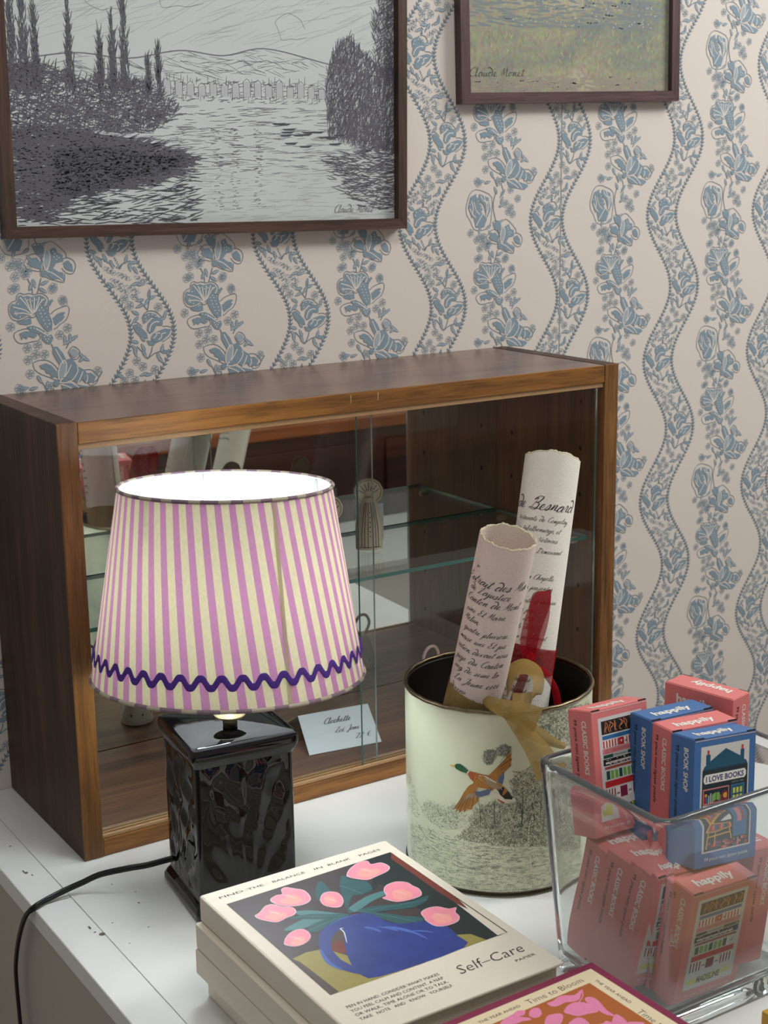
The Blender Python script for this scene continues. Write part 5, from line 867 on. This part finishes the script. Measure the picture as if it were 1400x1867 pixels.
puzzle('classic', 'rearmost of three leaning pink puzzle boxes in the bottom of the vase', (.3526, -.5054, .0238), .0123, .16, .0795, gL)
puzzle('classic', 'middle of three leaning pink puzzle boxes in the bottom of the vase', (.3507, -.5374, .0243), .02, .16, .0904, gL)
puzzle('classic', 'foremost of three leaning pink puzzle boxes in the bottom of the vase', (.3491, -.5697, .0245), -.0115, .156, .1000, gL)
puzzle('classic', 'pink puzzle box at the lower front of the vase showing its full bookshelf front', (.3700, -.6025, .0192), -.0205, .15, .0301, gL)
puzzle('classic', 'pink puzzle box at the lower right of the vase, behind the others, side on', (.4478, -.5603, .0200), 1.5544, .1, -.044, gL)
puzzle('classic', 'pink puzzle box at the upper left of the vase leaning back', (.3560, -.5110, .1480), .12, -.20, .0749, gU)
puzzle('shop', 'blue puzzle box, mostly hidden, at the left of the top row of the vase', (.4090, -.5268, .1398), -.0274, -.0355, .0319, gU)
puzzle('classic', 'pink puzzle box between the two blue boxes at the top of the vase', (.4084, -.5572, .1388), -.09, -.0255, .0319, gU)
puzzle('shop', 'blue puzzle box at the front of the vase with the I LOVE BOOKS shop front', (.3960, -.5970, .1405), 0.0, -.0980, .0900, gU)
puzzle('classic', 'pink puzzle box at the very top rear of the vase turned back to front', (.4760, -.5060, .1450), -1.35 + PI, 0, 0, gU)

# ---------------- framed pictures ----------------
def frame(label, x0, x1, zb, rot, h, dep, fw, mf, art_fn, art_mats, cat='picture'):
    wd = x1 - x0; t = thing('framed_picture', label, cat, (x0, WY - .0008, zb), (0, -rot, 0))
    b = MB()
    y0, y1 = -dep, 0
    def bar(p):  # mitred bar: outer-a, outer-b, inner-b, inner-a
        (ax_, az), (bx, bz), (cx, cz), (dx, dz) = p
        v = [(ax_, y0, az), (bx, y0, bz), (cx, y0, cz), (dx, y0, dz), (ax_, y1, az), (bx, y1, bz), (cx, y1, cz), (dx, y1, dz)]
        b.add(v, [(0, 1, 2, 3), (4, 7, 6, 5), (0, 4, 5, 1), (2, 6, 7, 3), (1, 5, 6, 2), (0, 3, 7, 4)])
    bars = [[(0, 0), (wd, 0), (wd - fw, fw), (fw, fw)], [(wd, 0), (wd, h), (wd - fw, h - fw), (wd - fw, fw)], [(wd, h), (0, h), (fw, h - fw), (wd - fw, h - fw)], [(0, h), (0, 0), (fw, fw), (fw, h - fw)]]
    for i, p in enumerate(bars):
        b = MB(); bar(p); b.build('frame_bar', mf[i % 2], t)
    b = MB(); b.box(fw - .002, wd - fw + .002, -.003, -.001, fw - .002, h - fw + .002); b.build('backing_board', mat('backing_card', (150, 130, 104), .8), t)
    b = MB(); b.polys(art_fn(wd, h, fw), lambda u, v, l: (u, -dep * .42 - .00006 * l, v)); b.build('picture_sheet', art_mats, t)
    b = MB(); b.add([(fw - .001, -dep * .52, fw - .001), (wd - fw + .001, -dep * .52, fw - .001), (wd - fw + .001, -dep * .52, h - fw + .001), (fw - .001, -dep * .52, h - fw + .001)], [(0, 1, 2, 3)]); b.build('glazing', thin_glass('picture_glass', (.98, .985, .98)), t)
    return t
wf = [wood('frame_wood_rail', (44, 28, 22), (70, 46, 36), (94, 66, 52), 'x', .45, 1.6), wood('frame_wood_upright', (44, 28, 22), (70, 46, 36), (94, 66, 52), 'z', .45, 1.6)]
wf2 = [wood('frame_plum_rail', (52, 34, 34), (76, 52, 52), (98, 70, 68), 'x', .45, 1.6), wood('frame_plum_upright', (52, 34, 34), (76, 52, 52), (98, 70, 68), 'z', .45, 1.6)]
dr = random.Random(21)
def drawing(wd, h, fw):
    """a plain riverside pencil study"""
    o = [rect(fw - .001, fw - .001, wd - fw + .001, h - fw + .001, 0, 0)]; x0, x1, z0 = fw, wd - fw, fw
    H0 = .160   # water line
    def st(x, z, l_, a, w_, mi=1, wav=.15, ly=1):
        c, s = math.cos(a), math.sin(a); q = []
        for i in range(4):
            f = i / 3; xx = x + c * l_ * f + dr.uniform(-1, 1) * l_ * wav * .1; zz = z + s * l_ * f + dr.uniform(-1, 1) * l_ * wav * .1
            q.append((min(max(xx, x0), x1), max(zz, z0)))
        o.extend(stroke(q, w_, mi, ly, True))
    for k in range(330):   # sky hatching
        st(dr.uniform(x0, x1), dr.uniform(H0 + .07, h - fw - .03), dr.uniform(.02, .07), dr.uniform(.15, .6), .0005, 3)
    for cx, cz, r in ((.24, .30, .034), (.33, .315, .030), (.40, .26, .022), (.15, .29, .03), (.28, .36, .04)):   # cloud loops
        p = [(cx + r * (1 + .22 * math.sin(k * 2.1 + cx * 40)) * math.cos(k * .52), cz + r * .75 * (1 + .2 * math.cos(k * 1.7)) * math.sin(k * .52)) for k in range(12)]; o.extend(stroke(spline(p, 4), .0006, 2, 1))
    hl = spline([(x0, .205), (.10, .218), (.17, .214), (.24, .226), (.30, .222), (.36, .233), (.44, .220), (.50, .208), (x1, .200)], 6); o.extend(stroke(hl, .0016, 2, 1))
    for k in range(260):
        i = dr.randrange(len(hl)); st(hl[i][0], hl[i][1] - dr.uniform(0, .028), dr.uniform(.01, .03), dr.uniform(-.5, .3), .0006, 2)
    # low far bank
    for k in range(520): st(dr.uniform(.17, .46), dr.uniform(H0 + .004, H0 + .030), dr.uniform(.004, .012), dr.choice((1.5, 0, .3)), .0008, 2)
    for k in range(16):
        x = .2 + k * .016; z = H0 + .012; w_ = .010; hh = dr.uniform(.010, .022); o.append(rect(x, z, x + w_, z + hh, 4, 2)); o.extend(stroke([(x, z), (x, z + hh), (x + w_ / 2, z + hh + .004), (x + w_, z + hh), (x + w_, z)], .0006, 1, 3))
    # tree masses: left bank, right bank
    def mass(poly, n, l_, angs, mi=1, w_=.0010):
        a0, a1, b0, b1 = bounds(poly); k = 0
        while k < n:
            x, z = dr.uniform(a0, a1), dr.uniform(b0, b1)
            k += 1
            if inside((x, z), poly): st(x, z, l_ * dr.uniform(.5, 1.4), dr.choice(angs) + dr.uniform(-.25, .25), w_, mi, .6, 2)
    mass([(x0, .120), (x0, .200), (.06, .205), (.11, .185), (.16, .190), (.205, .185), (.235, .150), (.20, .125)], 3600, .010, (.3, 2.8, 1.2), 1, .0012)
    for cx, top, wd_ in ((.024, .335, .008), (.038, .300, .009), (.052, .275, .008), (.094, .285, .008), (.133, .245, .007), (.150, .265, .008), (.165, .300, .008), (.196, .215, .004), (.210, .228, .003)):
        mass([(cx - wd_ * .7, .17), (cx - wd_ * .3, top - .03), (cx, top), (cx + wd_ * .35, top - .03), (cx + wd_ * .7, .17)], 420, .014, (1.57, 1.45, 1.7), 1, .0010)
    mass([(x1 - .105, .118), (x1 - .110, .185), (x1 - .095, .235), (x1 - .075, .250), (x1 - .045, .225), (x1 - .02, .205), (x1, .215), (x1, .10), (x1 - .05, .105)], 3000, .013, (1.57, 1.3, .9), 1, .0010)
    mass([(x1 - .028, .20), (x1 - .035, .26), (x1 - .024, .31), (x1, .335), (x1, .2)], 700, .012, (.5, 2, 1.2), 1, .0010)
    # dark near bank and its reflection
    mass([(x0, .028), (x0, .128), (.09, .128), (.17, .118), (.215, .108), (.255, .094), (.235, .078), (.17, .060), (.10, .055), (.05, .02)], 5200, .018, (0, .12, 3.05), 1, .0016)
    mass([(.062, .052), (.066, .104), (.13, .108), (.165, .100), (.235, .094), (.222, .082), (.16, .070), (.10, .050)], 3200, .014, (0, .1), 5, .0020)
    for k in range(420): st(dr.uniform(x0, .25), dr.uniform(z0, .075), dr.uniform(.010, .03), dr.uniform(-.15, .35), .0013, 5)
    for k in range(620): st(dr.uniform(x0, x1), dr.uniform(.075, H0), dr.uniform(.008, .03), dr.uniform(-.08, .12), .0008, 2)
    for k in range(260): st(dr.uniform(.2, x1), dr.uniform(z0, .09), dr.uniform(.008, .03), dr.uniform(-.08, .12), .0005, 3)
    mass([(x1 - .115, .095), (x1, .12), (x1, .02), (x1 - .05, .03), (x1 - .085, .055)], 900, .014, (0, .15, 3), 1, .0012)
    for x in (.235, .285, .31, .345): 
        for k in range(60): st(x + dr.uniform(-.006, .006), dr.uniform(.03, .135), dr.uniform(.003, .008), dr.uniform(-.2, .3), .0008, 2)
    for k in range(15): x = dr.uniform(.34, .47); z = dr.uniform(.105, .140); o.append(([(x, z), (x + .004, z - .002), (x + .016, z - .002), (x + .022, z + .001)], 5, 3))
    o.extend(hand('Claude Monet', x1 - .098, .0235, .0052, 2, 6, .13, .3, .062))
    return o
DM = [mat('drawing_paper', (204, 208, 206), .7, noise=(9, .05)), mat('pencil_dark', (92, 90, 100), .7), mat('pencil_mid', (122, 118, 128), .7), mat('pencil_light', (168, 168, 172), .7), mat('paper_light', (190, 190, 194), .7), mat('pencil_black', (72, 72, 82), .7)]
frame('large dark wood frame at upper left holding a grey pencil study of a river', .0392, .6130, .7011, -.0125, .43, .020, .0140, wf, drawing, DM)
def paint_mat():
    m = bpy.data.materials.new('meadow_paint'); m.use_nodes = True; nt = m.node_tree; b = nt.nodes['Principled BSDF']; b.inputs['Roughness'].default_value = .6
    tc = nt.nodes.new('ShaderNodeTexCoord'); mp = nt.nodes.new('ShaderNodeMapping'); mp.inputs['Scale'].default_value = (7, 7, 18); n = nt.nodes.new('ShaderNodeTexNoise'); n.inputs['Scale'].default_value = 1; n.inputs['Detail'].default_value = 7; n.inputs['Distortion'].default_value = .9
    nt.links.new(tc.outputs['Object'], mp.inputs[0]); nt.links.new(mp.outputs[0], n.inputs['Vector']); cr = nt.nodes.new('ShaderNodeValToRGB'); e = cr.color_ramp.elements
    e[0].position = .30; e[0].color = srgb(122, 130, 126); e[1].position = .72; e[1].color = srgb(178, 168, 146)
    for p_, c in ((.42, (142, 144, 126)), (.50, (154, 152, 128)), (.60, (166, 160, 134))): q = e.new(p_); q.color = srgb(*c)
    nt.links.new(n.outputs['Fac'], cr.inputs['Fac']); n2 = nt.nodes.new('ShaderNodeTexNoise'); n2.inputs['Scale'].default_value = 160; nt.links.new(tc.outputs['Object'], n2.inputs['Vector']); mx = nt.nodes.new('ShaderNodeMix'); mx.data_type = 'RGBA'; mx.blend_type = 'OVERLAY'; mx.inputs['Factor'].default_value = .5
    nt.links.new(cr.outputs['Color'], mx.inputs['A']); nt.links.new(n2.outputs['Color'], mx.inputs['B']); nt.links.new(mx.outputs['Result'], b.inputs['Base Color']); return m
def meadow(wd, h, fw):
    o = [rect(fw - .001, fw - .001, wd - fw + .001, h - fw + .001, 0, 0)]; x0, x1, z0 = fw, wd - fw, fw
    def dab(x, z, l_, a, w_, mi, ly=1): o.extend(stroke(spline([(x, z), (x + l_ * .5 * math.cos(a) + dr.uniform(-.002, .002), z + l_ * .5 * math.sin(a)), (x + l_ * math.cos(a), z + l_ * math.sin(a))], 2), w_, mi, ly, True))
    for k in range(260): dab(dr.uniform(x0, x1 - .03), dr.uniform(z0 + .09, z0 + .13), dr.uniform(.01, .03), dr.uniform(-.2, .1), .0022, 1)
    for k in range(120): dab(dr.uniform(x1 - .17, x1 - .05), dr.uniform(z0 + .10, z0 + .22), dr.uniform(.01, .03), dr.uniform(.8, 2.2), .003, dr.choice((1, 1, 3)))
    for k in range(220): dab(dr.uniform(x0 + .08, x1 - .02), dr.uniform(z0 + .09, z0 + .20), .003, dr.uniform(0, 3), .0016, dr.choice((2, 2, 4)), 2)
    for k in range(300): dab(dr.uniform(x0, x1 - .01), dr.uniform(z0 + .01, z0 + .08), dr.uniform(.004, .012), dr.uniform(.8, 2.2), .0014, dr.choice((5, 6, 6, 5, 4)))
    for k in range(260): dab(dr.uniform(x0, x1 - .02), dr.uniform(z0, z0 + .022), dr.uniform(.008, .02), dr.uniform(-.2, .2), .0024, 3)
    o.extend(hand('Claude Monet', x0 + .004, z0 + .0225, .0060, 7, 4, .13, .1, .098)); return o
PMt = [paint_mat(), mat('paint_slate', (126, 136, 138), .6), mat('paint_pale', (190, 194, 190), .6), mat('paint_mauve', (156, 144, 134), .6), mat('paint_yellow', (186, 180, 130), .6), mat('paint_olive', (140, 142, 112), .6), mat('paint_ochre', (164, 156, 128), .6), mat('paint_sign', (62, 62, 66), .6)]
frame('smaller plum-brown frame at upper right holding a painted green meadow', .7116, 1.1262, .8628, .0208, .42, .015, .0155, wf2, meadow, PMt)

# ---------------- inside the cabinet ----------------
m_clay = mat('pale_clay', (196, 180, 158), .6, noise=(80, .08)); m_glz = mat('glaze_line', (40, 46, 58), .4)
def figure(label, x, y, z, yaw, s=1.0, plain=False):
    t = thing('clay_figure', label, 'figurine', (x, y, z), (0, 0, yaw), 'flat-headed clay figures on the glass shelf')
    def prof(v): return (.0185 - .0006 * (v / .072) * 4 + .0012 * math.sin(v / .072 * PI)) if v < .04 else .0185 - .0024 * .55 - (v - .04) / .032 * .0072
    n = 20; rows = []
    for k in range(19):
        v = .072 * k / 18; r = prof(v) * s; rows.append([(r * math.cos(2 * PI * i / n), r * .62 * math.sin(2 * PI * i / n), v * s) for i in range(n)])
    b = MB(); b.grid(rows, 0, True); b.add(rows[0], [tuple(range(n))[::-1]]); b.add(rows[-1], [tuple(range(n))]); b.build('body', m_clay, t)
    b = MB(); hc = .080 * s; R_ = .0200 * s; f = [(R_ * math.cos(2 * PI * i / 32) * (1 + .02 * math.sin(i * 2.2)), hc + R_ * .92 * math.sin(2 * PI * i / 32)) for i in range(32)]
    for y0, k0 in ((-.0030, .94), (-.0022, 1.0), (.0022, 1.0), (.0030, .94)): rows = None
    rws = [[(u * k0, y0, hc + (v - hc) * k0) for u, v in f] for y0, k0 in ((-.0031, .93), (-.0022, 1.0), (.0022, 1.0), (.0031, .93))]
    b.grid(rws, 0, True); b.add(rws[0], [tuple(range(32))]); b.add(rws[-1], [tuple(range(32))[::-1]]); b.build('fan_head', m_clay, t)
    p = []
    p += stroke([(u * .86, hc + (v - hc) * .86) for u, v in f] + [(f[0][0] * .86, hc)], .0007, 0, 0)
    for k in range(7): a = .35 + k * .41; p += stroke([(.0055 * math.cos(a), hc - .004 + .0055 * math.sin(a)), (.0150 * math.cos(a), hc - .002 + .0150 * math.sin(a))], .0009, 0, 0)
    for sg in (-1, 1): p += stroke(spline([(sg * .004, hc - .004), (sg * .0055, hc - .009), (0, hc - .0125)], 4), .0007, 0, 0); p += stroke([(sg * .001, hc - .0065), (sg * .003, hc - .0062)], .0006, 0, 0)
    b = MB(); b.polys([q for q in p], lambda u, v, l: (u * 1.0, -.0034, v)); 
    q = []
    for u in (-.011, -.0075, -.003, .003, .0075, .011): q += stroke(spline([(u * 1.05, .004), (u, .03), (u * .7, .055), (u * .5, .066)], 3), .0008, 0, 0)
    q += stroke([(-.0145 + k * .0029, .0035 + .0008 * (k % 2)) for k in range(11)], .0009, 0, 0)
    for k in range(6): q.append(disc(0, .052 - k * .0065, .0009, 0, 0, 6))
    b.polys(q, lambda u, v, l: (u * s, -(math.sqrt(max(0, 1 - min(1, abs(u * s) / (prof(v) * s)) ** 2)) * prof(v) * s * .62) - .0005, v * s)); b.build('painted_lines', m_glz, t)
    return t
figure('clay figure with a fan-shaped head on the glass shelf right of the lampshade', .488, .150, .2692, -.40)
figure('clay figure on the shelf behind the lampshade, its round head seen in the mirror', .398, .105, .2692, -.35, .96)
def bell(label, x, y, loop):
    t = thing('ceramic_bell', label, 'bell', (x, y, .0264))
    b = MB(); b.lathe([(.0, .030), (.0195, .0), (.0222, .0003), (.0226, .004), (.0205, .014), (.0165, .030), (.0120, .044), (.0075, .050), (.0, .052)], 40); b.build('bell_body', m_clay if loop else mat('white_glaze', (206, 200, 186), .3), t)
    if loop:
        b = MB(); b.tube([(.0, .0 + .0, .0)] * 1 + [] if False else spline([(-.004, 0, .050), (-.012, 0, .066), (-.004, 0, .080), (.008, 0, .080), (.014, 0, .066), (.005, 0, .050)], 5), .0024, 8); b.build('loop_handle', mat('pink_glaze', (206, 170, 170), .3), t)
    else:
        b = MB(); bmk = bmesh.new(); bmesh.ops.create_uvsphere(bmk, u_segments=16, v_segments=12, radius=.010)
        for v in bmk.verts: v.co.z += .058
        b.bm(bmk, 0, True); bmk.free(); b.build('bell_knob', m_clay, t)
    b = MB(); d = []
    for k in range(32): d.append(disc(k * 2 * PI / 32 * .0226, .0055, .0006, 0, 0, 6))
    for k in range(8): c = k * 2 * PI / 8 * .0226; d.append(([(c, .0125), (c + .0016, .0155), (c + .0008, .0165), (c, .0158), (c - .0008, .0165), (c - .0016, .0155)], 0, 0))
    b.polys(d, lambda u, v, l: ((.0229 - max(0, v - .006) * .21) * math.cos(u / .0226), (.0229 - max(0, v - .006) * .21) * math.sin(u / .0226), v)); b.build('painted_dots', m_glz, t)
bell('white dotted bell on the cabinet floor behind the black lamp base', .205, .168, False)
bell('bell with a pink loop handle on the cabinet floor behind the tin', .588, .150, True)
# folded price card
m_card = mat('card_white', (214, 222, 228), .6)
t = thing('price_card', 'folded white handwritten price card on the cabinet floor', 'card', (.341, .0718, .0264))
o0 = Vector((.341, .0718, .0266)); ex = Vector((.4446, .0576, .0266)) - o0; eu = Vector((.369, .151, .050)) - o0; w3 = ex.length; h3 = eu.length; ex.normalize(); eun = eu.normalized(); nn = ex.cross(eun).normalized()
b = MB(); q0 = Vector((0, 0, .0002)); p1 = ex * w3; p2 = ex * w3 + eu; p3 = eu; bk = Vector((.006, .040, -.0232))
b.add([q0, p1 + q0, p2 + q0, p3 + q0, p3 + bk, p2 + bk], [(0, 1, 2, 3), (3, 2, 5, 4)])
o = b.build('folded_card', m_card, t); md = o.modifiers.new('thickness', 'SOLIDIFY'); md.thickness = .0006; md.offset = 1
pol = hand('Clochette', .032, .058, .0062, 0, 1, .13, .5, .040) + hand('Zoé Jane', .044, .036, .0054, 0, 1, .13, .5, .036) + hand('22 €', .070, .016, .0058, 0, 1, .13, .4, .022)
b = MB(); b.polys(pol, lambda u, v, l: tuple(q0 + ex * u + eun * v + nn * .0012)); b.build('handwriting', mat('pencil_grey', (84, 88, 92), .6), t)
t = thing('price_tag', 'small blank white tag standing behind the fan-headed clay figure', 'card', (.520, .185, .2692), (0, 0, -.35))
b = MB(); b.box(-.012, .012, -.0004, .0004, .0, .052); b.build('tag_card', m_card, t); b = MB(); b.box(-.006, .006, .0004, .010, .0, .0008); b.build('tag_foot', m_card, t)

# ---------------- the rest of the shop, seen only in the mirror ----------------
t = thing('sideboard', 'red-brown wooden sideboard reflected in the cabinet mirror', 'sideboard', (1.75, -2.35, -.95))
w_red = wood('mahogany', (40, 16, 10), (66, 26, 16), (86, 36, 22), 'x', .4, .4); w_or = wood('orange_beech', (120, 62, 24), (160, 88, 38), (184, 108, 54), 'x', .35, .4)
b = MB(); b.box(-1.2, 1.2, -.25, .25, .06, .885, 0, .004); b.build('carcass', w_red, t)
b = MB(); b.box(-1.23, 1.23, -.27, .275, .886, .925, 0, .004); b.build('worktop', w_or, t)
for x in (-1.1, 1.1):
    for y in (-.2, .2): b = MB(); b.tube([(x, y, 0.0005), (x, y, .06)], .03, 12); b.build('leg', w_red, t)
for x in (-.6, .0, .6):
    b = MB(); b.box(x - .28, x + .28, .2505, .262, .12, .84, 0, .004); d_ = b.build('door', w_red, t)
    b = MB(); b.tube([(x + .23, .262, .5), (x + .23, .29, .5)], .012, 12); kb = b.build('knob', m_br, d_)
t = thing('storage_carton', 'cream carton on the reflected sideboard', 'box', (1.95, -2.3, -.0245)); b = MB(); b.box(-.16, .16, -.1, .1, .0, .14, 0, .004); b.build('carton_body', mat('carton_cream', (206, 196, 172), .7), t); b = MB(); b.box(-.163, .163, -.103, .103, .1405, .17, 0, .003); b.build('carton_lid', mat('carton_cream_lid', (196, 184, 158), .7), t)
t = thing('display_plinth', 'low white plinth reflected in the cabinet mirror', 'plinth', (1.75, -1.5, -.95)); b = MB(); b.box(-.45, .45, -.22, .22, .0005, .66, 0, .003); b.build('plinth_body', m_white, t); b = MB(); b.box(-.46, .46, -.23, .23, .6605, .68, 0, .003); b.build('plinth_top', m_white, t)
gp = thing('stone_pot', 'grey pot at the counter edge right of the vase, holding a scroll', 'pot', (.745, -.690, 0)); b = MB(); b.lathe([(.0, .004), (.040, .004), (.046, .13), (.050, .13), (.050, .126), (.045, .0008), (.0, .0006)], 48); b.build('pot_body', mat('pot_grey', (120, 118, 112), .6, noise=(60, .15)), gp)
b = MB(); b.tube([(.048 * math.cos(k * PI / 24), .048 * math.sin(k * PI / 24), .1315) for k in range(48)], .003, 8, 0, True); b.build('pot_rim', mat('pot_rim_grey', (90, 88, 84), .6), gp)
scroll((.735, -.685, .008), (.875, -.765, .345), .030, m_scr, [('Mon Pierre', .0062, -.036, 0), ('par lequel je', .0036, -.036, .02), ('suis content que', .0036, -.036, .012), ('le dit acte', .0036, -.036, .012), ('rente annuelle', .0036, -.036, .012), ('et de la dite', .0036, -.034, .012), ('pour servir', .0036, -.036, .012)], 'handwritten scroll leaning in the grey pot beyond the vase', .06, 9)
